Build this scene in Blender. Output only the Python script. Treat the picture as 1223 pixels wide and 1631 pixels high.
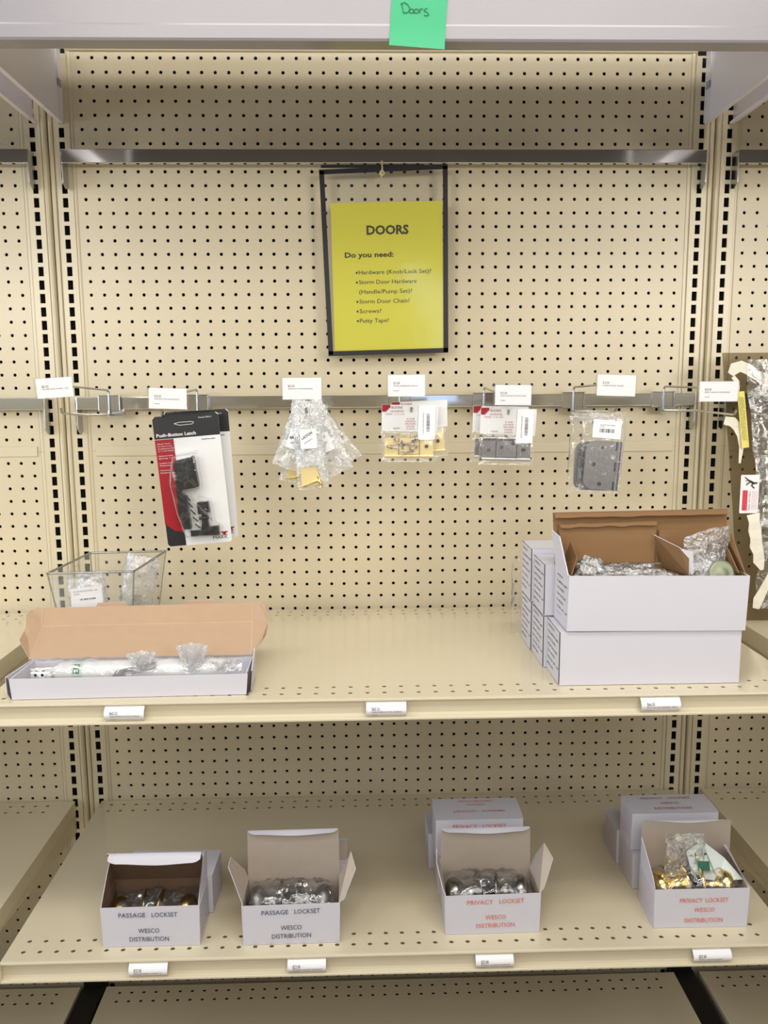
import bpy, math, random
from mathutils import Vector, Matrix, noise
for o in list(bpy.data.objects): bpy.data.objects.remove(o)
SC = bpy.context.scene
COL = SC.collection
S = 0.0254          # everything below is laid out in inches
ZF = 79.0           # height of the pegboard's top hole row above the floor
PI = math.pi

# ---------------------------------------------------------------- camera
CX, CY, CZ = 20.5046, -65.952, -24.2778
YAW, PITCH, ROLL, FPX = 0.02686, 0.14642, -0.00671, 1324.708
cy_, sy_ = math.cos(YAW), math.sin(YAW)
cp_, sp_ = math.cos(PITCH), math.sin(PITCH)
fwd = Vector((sy_*cp_, cy_*cp_, -sp_))
rt0 = Vector((cy_, -sy_, 0)); up0 = rt0.cross(fwd)
rt = math.cos(ROLL)*rt0 + math.sin(ROLL)*up0
up = -math.sin(ROLL)*rt0 + math.cos(ROLL)*up0
cam_data = bpy.data.cameras.new('camera')
cam_data.sensor_fit = 'VERTICAL'; cam_data.sensor_height = 36.0
cam_data.lens = FPX*36.0/1631.0
cam_data.clip_start = 0.02
cam = bpy.data.objects.new('camera', cam_data); COL.objects.link(cam)
M3 = Matrix((rt, up, -fwd)).transposed()
cam.matrix_world = Matrix.Translation(Vector((CX*S, CY*S, (CZ+ZF)*S))) @ M3.to_4x4()
SC.camera = cam

# ---------------------------------------------------------------- light
SC.view_settings.view_transform = 'Standard'
SC.view_settings.look = 'None'
SC.view_settings.gamma = 1.0
SC.view_settings.use_curve_mapping = False
SC.view_settings.exposure = 0.0
world = bpy.data.worlds.new('store_ambient'); SC.world = world
world.use_nodes = True
bg = world.node_tree.nodes['Background']
bg.inputs[0].default_value = (0.92, 0.95, 1.0, 1); bg.inputs[1].default_value = 0.46

def area(name, x, y, z, sx, sy, power, color, aim=None):
    d = bpy.data.lights.new(name, 'AREA'); d.shape = 'RECTANGLE'
    d.size = sx*S; d.size_y = sy*S; d.energy = power; d.color = color
    o = bpy.data.objects.new(name, d); COL.objects.link(o)
    o.location = (x*S, y*S, (z+ZF)*S)
    if aim:
        v = Vector((aim[0]-x, aim[1]-y, aim[2]-z))
        o.rotation_euler = v.to_track_quat('-Z', 'Y').to_euler()
    return o
WARM = (1.0, 0.955, 0.87)
area('ceiling_troffer_near', 30, -56, 42, 60, 20, 26, WARM)
area('ceiling_troffer_left', -40, -62, 42, 48, 24, 17, WARM)
area('ceiling_troffer_far', 20, -125, 42, 96, 24, 20, WARM, (20, -20, -30))
area('ceiling_troffer_right', 85, -95, 42, 48, 24, 10, WARM, (40, -10, -40))
area('ceiling_troffer_rear', 30, -168, 44, 150, 30, 24, WARM, (20, 0, -20))
area('low_fill_left', -75, -226, 5, 110, 42, 150, (1, .96, .88), (20, 0, -15))  # added fill lamp, brightens the wall below the fascia
area('low_fill_right', 120, -226, 5, 100, 42, 165, (1, .96, .88), (20, 0, -15))  # second added fill, same low height on the right
area('shop_window_daylight', -120, -60, -15, 50, 60, 45, (0.66, 0.80, 1.0), (20, -15, -45))

try:
    SC.cycles.transparent_max_bounces = 48
    SC.cycles.max_bounces = 10
except Exception: pass

# ---------------------------------------------------------------- materials
def c(r, g, b):
    def f(v):
        v /= 255.0
        return v/12.92 if v <= 0.04045 else ((v+0.055)/1.055)**2.4
    return (f(r), f(g), f(b), 1)

def mat(name, col, rough=0.5, metal=0.0, var=0.04, scale=30.0, bump=0.0, bscale=200.0, spec=0.5, aniso=None):
    m = bpy.data.materials.new(name); m.use_nodes = True
    nt = m.node_tree; b = nt.nodes['Principled BSDF']
    b.inputs['Roughness'].default_value = rough; b.inputs['Metallic'].default_value = metal
    b.inputs['Specular IOR Level'].default_value = spec
    tc = nt.nodes.new('ShaderNodeTexCoord')
    mp = nt.nodes.new('ShaderNodeMapping'); nt.links.new(tc.outputs['Object'], mp.inputs[0])
    if aniso: mp.inputs['Scale'].default_value = aniso
    nz = nt.nodes.new('ShaderNodeTexNoise'); nz.inputs['Scale'].default_value = scale; nz.inputs['Detail'].default_value = 3
    nt.links.new(mp.outputs[0], nz.inputs['Vector'])
    mx = nt.nodes.new('ShaderNodeMix'); mx.data_type = 'RGBA'
    mx.inputs[6].default_value = tuple(v*(1-var) for v in col[:3])+(1,)
    mx.inputs[7].default_value = tuple(min(1, v*(1+var)) for v in col[:3])+(1,)
    nt.links.new(nz.outputs[0], mx.inputs[0]); nt.links.new(mx.outputs[2], b.inputs['Base Color'])
    if bump:
        n2 = nt.nodes.new('ShaderNodeTexNoise'); n2.inputs['Scale'].default_value = bscale; n2.inputs['Detail'].default_value = 2
        nt.links.new(mp.outputs[0], n2.inputs['Vector'])
        bp = nt.nodes.new('ShaderNodeBump'); bp.inputs['Strength'].default_value = bump; bp.inputs['Distance'].default_value = 0.002
        nt.links.new(n2.outputs[0], bp.inputs['Height']); nt.links.new(bp.outputs[0], b.inputs['Normal'])
    return m

def film(name, tint=(1, 1, 1), graz=.7, frost=0.10, gloss=0.10, crease=0.35, scale=60.0, rough=0.06, bump=0.6):
    """clear plastic film: see-through, with glossy crinkles and wrinkle highlights painted as pale ridges"""
    m = bpy.data.materials.new(name); m.use_nodes = True
    nt = m.node_tree; nt.nodes.clear()
    out = nt.nodes.new('ShaderNodeOutputMaterial')
    tr = nt.nodes.new('ShaderNodeBsdfTransparent'); tr.inputs[0].default_value = tuple(tint)+(1,)
    gl = nt.nodes.new('ShaderNodeBsdfGlossy'); gl.inputs['Roughness'].default_value = rough
    df = nt.nodes.new('ShaderNodeBsdfDiffuse'); df.inputs[0].default_value = (0.85, 0.86, 0.86, 1)
    tc = nt.nodes.new('ShaderNodeTexCoord')
    nz = nt.nodes.new('ShaderNodeTexNoise'); nz.inputs['Scale'].default_value = scale; nz.inputs['Detail'].default_value = 6
    nz.inputs['Distortion'].default_value = 1.6
    nt.links.new(tc.outputs['Object'], nz.inputs['Vector'])
    # ridge = narrow band where the noise crosses its middle value
    ab = nt.nodes.new('ShaderNodeMath'); ab.operation = 'SUBTRACT'; ab.inputs[1].default_value = 0.5
    nt.links.new(nz.outputs[0], ab.inputs[0])
    a2 = nt.nodes.new('ShaderNodeMath'); a2.operation = 'ABSOLUTE'; nt.links.new(ab.outputs[0], a2.inputs[0])
    mr = nt.nodes.new('ShaderNodeMapRange'); mr.inputs[1].default_value = 0.0; mr.inputs[2].default_value = 0.035
    mr.inputs[3].default_value = crease; mr.inputs[4].default_value = frost  # whiter ridges stand for highlights along the wrinkles
    nt.links.new(a2.outputs[0], mr.inputs[0])
    bp = nt.nodes.new('ShaderNodeBump'); bp.inputs['Strength'].default_value = bump; bp.inputs['Distance'].default_value = 0.004
    nt.links.new(nz.outputs[0], bp.inputs['Height'])
    nt.links.new(bp.outputs[0], gl.inputs['Normal'])
    lw = nt.nodes.new('ShaderNodeLayerWeight'); lw.inputs[0].default_value = 0.25
    nt.links.new(bp.outputs[0], lw.inputs['Normal'])
    mg = nt.nodes.new('ShaderNodeMapRange'); mg.inputs[3].default_value = gloss; mg.inputs[4].default_value = min(1, gloss+graz)
    nt.links.new(lw.outputs['Fresnel'], mg.inputs[0])
    m1 = nt.nodes.new('ShaderNodeMixShader'); nt.links.new(mr.outputs[0], m1.inputs[0])
    nt.links.new(tr.outputs[0], m1.inputs[1]); nt.links.new(df.outputs[0], m1.inputs[2])
    m2 = nt.nodes.new('ShaderNodeMixShader'); nt.links.new(mg.outputs[0], m2.inputs[0])
    nt.links.new(m1.outputs[0], m2.inputs[1]); nt.links.new(gl.outputs[0], m2.inputs[2])
    nt.links.new(m2.outputs[0], out.inputs[0])
    return m

ALMOND = mat('almond_paint', c(213, 200, 170), 0.33, var=0.03, scale=6, bump=0.05, bscale=500)
ALM_DK = mat('almond_paint_post', c(215, 203, 173), 0.3, var=0.03, scale=6)
SHELF = mat('almond_shelf_enamel', c(212, 200, 172), 0.14, var=0.02, scale=5, spec=.7)
LIP = mat('almond_ticket_moulding', c(208, 197, 170), 0.3, var=0.02)
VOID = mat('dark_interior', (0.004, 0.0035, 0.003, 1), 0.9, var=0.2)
CHROME = mat('chrome', (0.72, 0.73, 0.74, 1), 0.10, 1.0, var=0.03)
ZINC = mat('zinc_wire', (0.50, 0.51, 0.52, 1), 0.22, 1.0, var=0.05)
WHITE_BR = mat('white_enamel_lightened', c(232, 226, 232), 0.25, var=0.02)  # same white enamel, lightened for the light on the brackets
WHITE_EN = mat('white_enamel', c(138, 134, 139), 0.22, var=0.02, bump=0.05, bscale=260)  # white enamel greyed to hold down the strong light on the fascia
GREY_EN = mat('grey_enamel', c(150, 150, 152), 0.35, var=0.04)
WCARD = mat('white_carton', c(209, 207, 216), 0.55, var=0.02, scale=14)
BCARD = mat('brown_kraft_board', c(132, 99, 64), 0.85, var=0.10, scale=9, aniso=(1, 1, 5), bump=0.1, bscale=400)
TANCARD = mat('tan_kraft_board', c(186, 156, 128), 0.85, var=0.06, scale=40, bump=0.06, bscale=500)
GREYCARD = mat('grey_brown_chipboard', c(178, 164, 150), 0.85, var=0.06, scale=60)
DKCARD = mat('dark_brown_chipboard', c(118, 92, 74), 0.85, var=0.08, scale=50)
PAPER = mat('label_paper', c(240, 238, 240), 0.5, var=0.015)
INK = mat('black_ink', (0.02, 0.02, 0.025, 1), 0.6)
INKGREY = mat('grey_ink', (0.045, 0.045, 0.05, 1), 0.6)
INKBLUE = mat('navy_ink', c(52, 54, 96), 0.6)
INKORANGE = mat('orange_ink', c(222, 112, 84), 0.6)
INKPINK = mat('faded_pink_ink', c(226, 178, 172), 0.6)
INKRED = mat('red_ink', c(176, 84, 80), 0.6)
RED = mat('red_print', c(150, 18, 32), 0.35)
BLACKPR = mat('black_print', c(34, 34, 36), 0.35)
CARDW = mat('white_glossy_card', c(222, 222, 222), 0.3)
BLACKPL = mat('black_plastic', (0.012, 0.012, 0.013, 1), 0.28, bump=0.1)
BLACKTAPE = mat('black_tape', c(15, 15, 18), 0.5, bump=0.15)
YELLOW = mat('yellow_paper', c(214, 208, 56), 0.55, var=0.02)
SIGNINK = mat('olive_black_ink', c(48, 46, 14), 0.6)
GREEN = mat('green_note_paper', c(52, 160, 112), 0.6, var=0.03)
GREENINK = mat('dark_green_pen', c(18, 92, 60), 0.6)
BRASS = mat('brass', (0.86, 0.68, 0.30, 1), 0.2, 1.0, bump=0.1)
BRASSL = mat('pale_brass_plate', (0.88, 0.72, 0.36, 1), 0.42, .6, bump=0.08)
NICKEL = mat('satin_nickel', (0.27, 0.26, 0.265, 1), 0.42, 1.0, bump=0.05)
DKBRASS = mat('lid_shaded_brass', (0.42, 0.33, 0.16, 1), 0.25, 1.0)  # brass darkened for the shade under the half-closed lid
BRIGHTN = mat('bright_nickel', (0.62, 0.6, 0.58, 1), 0.25, 1.0)
HOLEM = mat('countersunk_hole', (0.03, 0.03, 0.03, 1), 0.6)
NICKELD = mat('dark_satin_nickel', (0.30, 0.28, 0.27, 1), 0.3, 1.0)
STEEL = mat('steel_screws', (0.55, 0.5, 0.45, 1), 0.3, 1.0)
LABELY = mat('yellow_sticker', c(236, 224, 120), 0.5)
GREENP = mat('green_print', c(30, 96, 74), 0.5)
WPLAST = mat('white_painted_tube', c(240, 240, 240), 0.25)
FLOORM = mat('vinyl_floor', c(196, 186, 170), 0.4, var=0.08, scale=4)
BACKM = mat('shop_back_wall', c(128, 108, 92), 0.7, var=0.25, scale=0.8)
TAPE = mat('masking_tape', c(236, 230, 214), 0.5, var=0.08, scale=60, bump=0.6, bscale=80)
FILM = film('clear_bag_film', frost=.03, crease=.12, gloss=.05, bump=.35, scale=45)
FILMW = film('milky_bag_film', frost=0.2, crease=0.55, scale=70, gloss=0.14)
FILML = film('smooth_clear_film', frost=0.04, crease=0.12, scale=30, gloss=0.10, bump=0.25)
BUBBLE = film('bubble_wrap_film', frost=0.16, crease=0.75, scale=95, gloss=0.22, rough=0.12, bump=1.0)
POUCH = film('clear_sign_pouch', frost=0.02, crease=0.02, scale=8, gloss=0.07, bump=0.06, rough=0.08)
ACRYL = film('clear_acrylic', tint=(1, 1, 1), graz=.25, frost=0.02, crease=0.03, scale=20, gloss=0.04, bump=0.02, rough=0.02)
BLISTER = film('clear_blister_film', graz=.45, frost=0.01, crease=0.05, scale=25, gloss=0.025, bump=0.3, rough=0.06)
EDGEAC = film('acrylic_edge', tint=(0.7, 0.71, 0.71), frost=0.10, crease=0.12, scale=20, gloss=0.25, bump=0.02, rough=0.05)

def screen_material():
    m = bpy.data.materials.new('insect_screen_mesh'); m.use_nodes = True
    nt = m.node_tree; nt.nodes.clear()
    out = nt.nodes.new('ShaderNodeOutputMaterial')
    tr = nt.nodes.new('ShaderNodeBsdfTransparent'); tr.inputs[0].default_value = (0.62, 0.55, 0.42, 1)
    df = nt.nodes.new('ShaderNodeBsdfDiffuse'); df.inputs[0].default_value = (0.10, 0.08, 0.05, 1)
    tc = nt.nodes.new('ShaderNodeTexCoord')
    nz = nt.nodes.new('ShaderNodeTexNoise'); nz.inputs['Scale'].default_value = 14
    nt.links.new(tc.outputs['Object'], nz.inputs['Vector'])
    mr = nt.nodes.new('ShaderNodeMapRange'); mr.inputs[3].default_value = 0.30; mr.inputs[4].default_value = 0.52
    nt.links.new(nz.outputs[0], mr.inputs[0])
    mx = nt.nodes.new('ShaderNodeMixShader'); nt.links.new(mr.outputs[0], mx.inputs[0])
    nt.links.new(tr.outputs[0], mx.inputs[1]); nt.links.new(df.outputs[0], mx.inputs[2])
    nt.links.new(mx.outputs[0], out.inputs[0]); return m
SCREEN = screen_material()

def glow(name, col, s):
    m = bpy.data.materials.new(name); m.use_nodes = True
    nt = m.node_tree; nt.nodes.clear()
    out = nt.nodes.new('ShaderNodeOutputMaterial'); e = nt.nodes.new('ShaderNodeEmission')
    tc = nt.nodes.new('ShaderNodeTexCoord'); nz = nt.nodes.new('ShaderNodeTexNoise'); nz.inputs['Scale'].default_value = 2
    nt.links.new(tc.outputs['Object'], nz.inputs['Vector'])
    mx = nt.nodes.new('ShaderNodeMix'); mx.data_type = 'RGBA'
    mx.inputs[6].default_value = tuple(v*.9 for v in col)+(1,); mx.inputs[7].default_value = tuple(col)+(1,)
    nt.links.new(nz.outputs[0], mx.inputs[0]); nt.links.new(mx.outputs[2], e.inputs[0])
    e.inputs[1].default_value = s; nt.links.new(e.outputs[0], out.inputs[0]); return m
DAYLIGHT = glow('daylit_glass', (0.62, 0.76, 1.0), 1.6)

# ---------------------------------------------------------------- mesh helpers
ORG = {}
_tc = {}
def glyphs(s, bold=0.0):
    """flat outline of a string as (verts, faces) with unit font size"""
    k = (s, bold)
    if k in _tc: return _tc[k]
    cu = bpy.data.curves.new('lettering', 'FONT'); cu.body = s; cu.size = 1.0; cu.offset = bold
    cu.resolution_u = 2
    ob = bpy.data.objects.new('lettering', cu); COL.objects.link(ob)
    dg = bpy.context.evaluated_depsgraph_get(); dg.update()
    me = bpy.data.meshes.new_from_object(ob.evaluated_get(dg))
    r = ([(v.co.x, v.co.y) for v in me.vertices], [tuple(p.vertices) for p in me.polygons])
    bpy.data.objects.remove(ob); bpy.data.meshes.remove(me); bpy.data.curves.remove(cu)
    _tc[k] = r
    return r

class MB:
    def __init__(self): self.v = []; self.f = []; self.m = []; self.sm = []
    def add(self, vs, fs, mi=0, smooth=False):
        b = len(self.v); self.v += [tuple(p) for p in vs]
        for f in fs: self.f.append(tuple(i+b for i in f)); self.m.append(mi); self.sm.append(smooth)
        return self
    def box(self, x0, x1, y0, y1, z0, z1, mi=0):
        v = [(x, y, z) for x in (x0, x1) for y in (y0, y1) for z in (z0, z1)]
        return self.add(v, [(0,1,3,2),(4,6,7,5),(0,4,5,1),(2,3,7,6),(0,2,6,4),(1,5,7,3)], mi)
    def quad(self, a, b, c_, d, mi=0): return self.add([a, b, c_, d], [(0,1,2,3)], mi)
    def slab(self, pts, t, mo=0, mi=1, me=None):
        """a sheet of board: outline pts (counter-clockwise seen from outside), thickness t, outer/inner materials"""
        P = [Vector(p) for p in pts]; n = Vector((0, 0, 0))
        for i in range(len(P)):
            n += P[i].cross(P[(i+1) % len(P)])
        n.normalize(); Q = [p-n*t for p in P]; k = len(P)
        c0 = sum(P, Vector())/k
        if k > 3 and max(abs((p-c0).dot(n)) for p in P) > 0.01:      # bent board: same diagonals on both faces
            self.add(P, [(0, i, i+1) for i in range(1, k-1)], mo); self.add(Q, [(0, i+1, i) for i in range(1, k-1)], mi)
        else:
            self.add(P, [tuple(range(k))], mo); self.add(Q, [tuple(reversed(range(k)))], mi)
        self.add(P+Q, [(i, i+k, (i+1) % k+k, (i+1) % k) for i in range(k)], mo if me is None else me)
        return self
    def tube(self, path, r, n=8, mi=0, cap=True):
        P = [Vector(p) for p in path]; rings = []; prev = None
        for i, p in enumerate(P):
            t = (P[min(i+1, len(P)-1)]-P[max(i-1, 0)]).normalized()
            if prev is None:
                a = Vector((0, 0, 1)) if abs(t.z) < 0.9 else Vector((1, 0, 0)); u = t.cross(a).normalized()
            else:
                u = (prev-t*prev.dot(t)).normalized()
            prev = u; w = t.cross(u); rr = r[i] if isinstance(r, (list, tuple)) else r
            rings.append([p+(u*math.cos(2*PI*k/n)+w*math.sin(2*PI*k/n))*rr for k in range(n)])
        vs = [q for ring in rings for q in ring]
        fs = [(i*n+k, i*n+(k+1) % n, (i+1)*n+(k+1) % n, (i+1)*n+k) for i in range(len(P)-1) for k in range(n)]
        self.add(vs, fs, mi, True)
        if cap: self.add(rings[0], [tuple(reversed(range(n)))], mi); self.add(rings[-1], [tuple(range(n))], mi)
        return self
    def lathe(self, prof, o, axis, n=28, mi=0):
        """prof = [(distance along axis, radius)]"""
        a = Vector(axis).normalized(); b = Vector((0, 0, 1)) if abs(a.z) < .9 else Vector((1, 0, 0))
        u = a.cross(b).normalized(); w = a.cross(u); o = Vector(o); vs = []
        for d, r in prof:
            vs += [o+a*d+(u*math.cos(2*PI*k/n)+w*math.sin(2*PI*k/n))*r for k in range(n)]
        fs = [(i*n+k, i*n+(k+1) % n, (i+1)*n+(k+1) % n, (i+1)*n+k) for i in range(len(prof)-1) for k in range(n)]
        return self.add(vs, fs, mi, True)
    def ext(self, prof, x0, x1, mi=0, cap=True):
        """profile in (y, z) swept along x"""
        k = len(prof); vs = [(x0, y, z) for y, z in prof]+[(x1, y, z) for y, z in prof]
        self.add(vs, [(i, i+1, i+1+k, i+k) for i in range(k-1)], mi)
        if cap: self.add(vs, [tuple(range(k)), tuple(reversed(range(k, 2*k)))], mi)
        return self
    def surf(self, fn, nu, nv, mi=0, smooth=True):
        vs = [fn(i/nu, j/nv) for j in range(nv+1) for i in range(nu+1)]
        fs = [(j*(nu+1)+i, j*(nu+1)+i+1, (j+1)*(nu+1)+i+1, (j+1)*(nu+1)+i) for j in range(nv) for i in range(nu)]
        return self.add(vs, fs, mi, smooth)
    def text(self, s, o, h, w=None, ux=(1, 0, 0), uy=(0, 0, 1), align='L', mi=0, bold=0.0, warp=None, maxw=None):
        """lettering with cap height h (and width w if given) laid on a plane at o"""
        vs, fs = glyphs(s, bold)
        if not vs: return self
        sc = h/0.69
        xs = [v[0] for v in vs]; x0, x1 = min(xs), max(xs); tw = (x1-x0)*sc
        if maxw and tw > maxw and not w: w = maxw
        kx = (w/tw) if w else 1.0; tw *= kx
        off = {'L': 0, 'C': -tw/2, 'R': -tw}[align]
        ux = Vector(ux); uy = Vector(uy); o = Vector(o)
        P = [o+ux*((v[0]-x0)*sc*kx+off)+uy*(v[1]*sc) for v in vs]
        if warp: P = [warp(p) for p in P]
        return self.add(P, fs, mi)
    def perf(self, xe, ye, test, place, hole='c', r=0.13, hw=.2, hh=.36, depth=0.08, mi=0):
        """perforated sheet on the grid xe x ye; test(i,j) says which cells have a hole"""
        for i in range(len(xe)-1):
            for j in range(len(ye)-1):
                a, b, c0, d = xe[i], xe[i+1], ye[j], ye[j+1]
                if not test(i, j):
                    self.add([place(a, c0, 0), place(b, c0, 0), place(b, d, 0), place(a, d, 0)], [(0,1,2,3)], mi); continue
                mx, my = (a+b)/2, (c0+d)/2; hx, hy = (b-a)/2, (d-c0)/2
                if hole == 'c':
                    n = 12; ang = [0, 30, 45, 60, 90, 120, 135, 150, 180, 210, 225, 240, 270, 300, 315, 330]; n = 16
                    outer = []; inner = []
                    for t in ang:
                        t = math.radians(t); cx, sy = math.cos(t), math.sin(t); k = 1/max(abs(cx), abs(sy))
                        outer.append((mx+cx*k*hx, my+sy*k*hy)); inner.append((mx+cx*r, my+sy*r))
                else:
                    n = 4; outer = [(a, c0), (b, c0), (b, d), (a, d)]
                    inner = [(mx-hw, my-hh), (mx+hw, my-hh), (mx+hw, my+hh), (mx-hw, my+hh)]
                vs = [place(p[0], p[1], 0) for p in outer]+[place(p[0], p[1], 0) for p in inner]+[place(p[0], p[1], depth) for p in inner]
                fs = [(q, (q+1) % n, (q+1) % n+n, q+n) for q in range(n)]+[(q+n, (q+1) % n+n, (q+1) % n+2*n, q+2*n) for q in range(n)]
                self.add(vs, fs, mi)
        return self
    def rot(self, M, o=(0, 0, 0)):
        o = Vector(o); self.v = [tuple(M @ (Vector(p)-o)+o) for p in self.v]; return self
    def move(self, d): d = Vector(d); self.v = [tuple(Vector(p)+d) for p in self.v]; return self
    def pieces(self):
        key = {}; par = list(range(len(self.v)))
        def find(i):
            while par[i] != i: par[i] = par[par[i]]; i = par[i]
            return i
        for i, p in enumerate(self.v):
            k = (round(p[0], 3), round(p[1], 3), round(p[2], 3))
            if k in key: par[find(i)] = find(key[k])
            else: key[k] = i
        for f in self.f:
            for i in f[1:]: par[find(i)] = find(f[0])
        out = {}
        for fi, f in enumerate(self.f): out.setdefault(find(f[0]), []).append(fi)
        for fl in out.values():
            m = MB(); mp = {}
            for fi in fl:
                g = []
                for i in self.f[fi]:
                    if i not in mp: mp[i] = len(m.v); m.v.append(self.v[i])
                    g.append(mp[i])
                m.f.append(tuple(g)); m.m.append(self.m[fi]); m.sm.append(self.sm[fi])
            yield m
    def each(self, name, mats, parent, bevel=0):
        """one part per separate piece"""
        return [m.build(name, mats, parent, bevel=bevel) for m in self.pieces()]
    def build(self, name, mats, parent=None, loc=None, bevel=0, weld=False, solid=0):
        if not isinstance(mats, (list, tuple)): mats = [mats]
        if parent is not None: o0 = ORG[parent.name]
        else: o0 = loc or (0, 0, 0)
        me = bpy.data.meshes.new(name)
        me.from_pydata([((p[0]-o0[0])*S, (p[1]-o0[1])*S, (p[2]-o0[2])*S) for p in self.v], [], self.f)
        for m_ in mats: me.materials.append(m_)
        me.polygons.foreach_set('material_index', [min(i, len(mats)-1) for i in self.m])
        me.polygons.foreach_set('use_smooth', self.sm)
        me.validate(); me.update()
        ob = bpy.data.objects.new(name, me); COL.objects.link(ob)
        if parent is not None: ob.parent = parent; ORG[ob.name] = o0
        else: ob.location = (o0[0]*S, o0[1]*S, (o0[2]+ZF)*S); ORG[ob.name] = o0
        if bevel:
            b = ob.modifiers.new('bevel', 'BEVEL'); b.width = bevel*S; b.segments = 2; b.limit_method = 'ANGLE'
        return ob

def tag(o, label, cat, group=None, kind=None):
    if label: o['label'] = label
    if cat: o['category'] = cat
    if group: o['group'] = group
    if kind: o['kind'] = kind
    return o
def thing(name, label, cat, loc, group=None, rot=None):
    o = bpy.data.objects.new(name, None); COL.objects.link(o); o.empty_display_size = 0.02
    o.location = (loc[0]*S, loc[1]*S, (loc[2]+ZF)*S); ORG[o.name] = tuple(loc)
    if rot: o.rotation_euler = rot
    return tag(o, label, cat, group)
def kids(o): return [x for x in bpy.data.objects if x.parent == o]
def dup(o, delta, label=None, group=None, parent=None):
    cc = o.copy(); COL.objects.link(cc); cc.parent = parent
    if parent is None:
        cc.location = (o.location[0]+delta[0]*S, o.location[1]+delta[1]*S, o.location[2]+delta[2]*S)
        a = ORG[o.name]; ORG[cc.name] = (a[0]+delta[0], a[1]+delta[1], a[2]+delta[2])
    else: ORG[cc.name] = ORG[parent.name]
    if label: cc['label'] = label
    if group: cc['group'] = group
    for ch in kids(o): dup(ch, delta, None, None, cc)
    return cc

ZMID, ZLOW, ZDECK = -41.8, -57.87, -73.7
BAY = 50.2
YF = -20.35

# ================================================================ SETTING
MB().quad((-220, -260, -ZF), (260, -260, -ZF), (260, 60, -ZF), (-220, 60, -ZF)).build('floor', FLOORM, loc=(0, 0, -ZF))['kind'] = 'structure'
wb = MB().box(-220, 260, -236, -232, -ZF, 51).build('wall_back', BACKM, loc=(0, 0, -ZF)); wb['kind'] = 'structure'
wn = MB().box(37, 56, -231.9, -231.6, -40, 12).build('window_1', DAYLIGHT, loc=(0, 0, -ZF)); wn['kind'] = 'structure'
wn = MB().box(-60, -20, -231.9, -231.6, -49, 19).build('window_2', DAYLIGHT, loc=(0, 0, -ZF)); wn['kind'] = 'structure'

def low_light_blocker(label, x0, x1):  # unseen shelving added to keep low light off the lower walls
    t = thing('blocking_gondola', label, 'shelving unit', ((x0+x1)/2, -130, -79), 'added gondolas that block low light')
    for a, b_ in ((-150, -148.5), (-113, -111.5)): pass
    MB().box(x0, x1, -131, -129, -79, -17).build('centre_panel', ALM_DK, t)
    for z in (-76, -60, -45, -31, -17):
        MB().box(x0, x1, -129, -112, z-1.2, z).build('shelf_board', SHELF, t); MB().box(x0, x1, -148, -131, z-1.2, z).build('shelf_board', SHELF, t)
low_light_blocker('added unseen almond shelving unit blocking low light, behind the camera to the left', -150, 30)
low_light_blocker('added unseen almond shelving unit blocking low light, behind the camera to the right', 62, 200)

# ================================================================ PEGBOARD PANELS
def peg_panel(label, rows_top, nrows, ztop, zbot, top):
    t = thing('pegboard_panel', label, 'pegboard', (22.5, 0, zbot), 'perforated back panels')
    m = MB()
    xe = [-0.6]+[i-.5 for i in range(47)]+[45.6]
    ze = [zbot]+[rows_top-nrows+.5+k for k in range(nrows+1)]+[ztop]
    m.perf(xe, ze, lambda i, j: 0 < i < len(xe)-2 and 0 < j < len(ze)-2, lambda x, z, d: (x, d, z), r=0.128, depth=0.1)
    m.build('perforated_sheet', ALMOND, t)
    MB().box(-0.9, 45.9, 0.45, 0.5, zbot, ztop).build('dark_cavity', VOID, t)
    for x0, x1 in ((-0.93, -0.6), (45.6, 45.93)):
        xm = (x0+x1)/2
        b = MB(); k = [(x0, 0.12), (x0+.03, -.03), (xm-.05, -.07), (xm+.05, -.07), (x1-.03, -.02), (x1, 0.02)]
        vs = [(x, y, z) for z in (zbot, ztop) for x, y in k]
        b.add(vs, [(i, i+1, i+7, i+6) for i in range(5)]); b.build('edge_bead', ALM_DK, t)
    if top:
        MB().ext([(0.5, .86), (-.12, .86), (-.16, .80), (-.16, .52), (-.10, .45), (0.0, .43)], -0.93, 45.93).build('top_trim', ALM_DK, t)
    return t
pu = peg_panel('upper pegboard of the middle bay, behind the yellow sign and the two chrome rails', 0, 29, .44, -28.93, True)
pl = peg_panel('lower pegboard of the middle bay, below the joint strip and behind both shelves', -29.85, 49, -28.94, -79.0, False)
dup(pu, (-BAY, 0, 0), 'upper pegboard of the left neighbouring bay, cut by the left picture edge')
dup(pl, (-BAY, 0, 0), 'lower pegboard of the left neighbouring bay, below its joint strip')
dup(pu, (BAY, 0, 0), 'upper pegboard of the right neighbouring bay, behind the rolled window screen')
dup(pl, (BAY, 0, 0), 'lower pegboard of the right neighbouring bay, below its joint strip')
js = MB().ext([(0.02, -28.52), (-.10, -28.55), (-.13, -28.62), (-.13, -29.25), (-.10, -29.32), (0.02, -29.36)], -0.28, 45.35)
js = tag(js.build('joint_strip', ALM_DK, loc=(0, 0, -29)), 'flat almond strip joining the two pegboards behind the hanging packages', 'panel joint strip', 'panel joint strips')
dup(js, (-BAY, 0, 0), 'flat almond joint strip between the pegboards of the left bay')
dup(js, (BAY, 0, 0), 'flat almond joint strip seen through the brown screen of the right bay')

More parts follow.
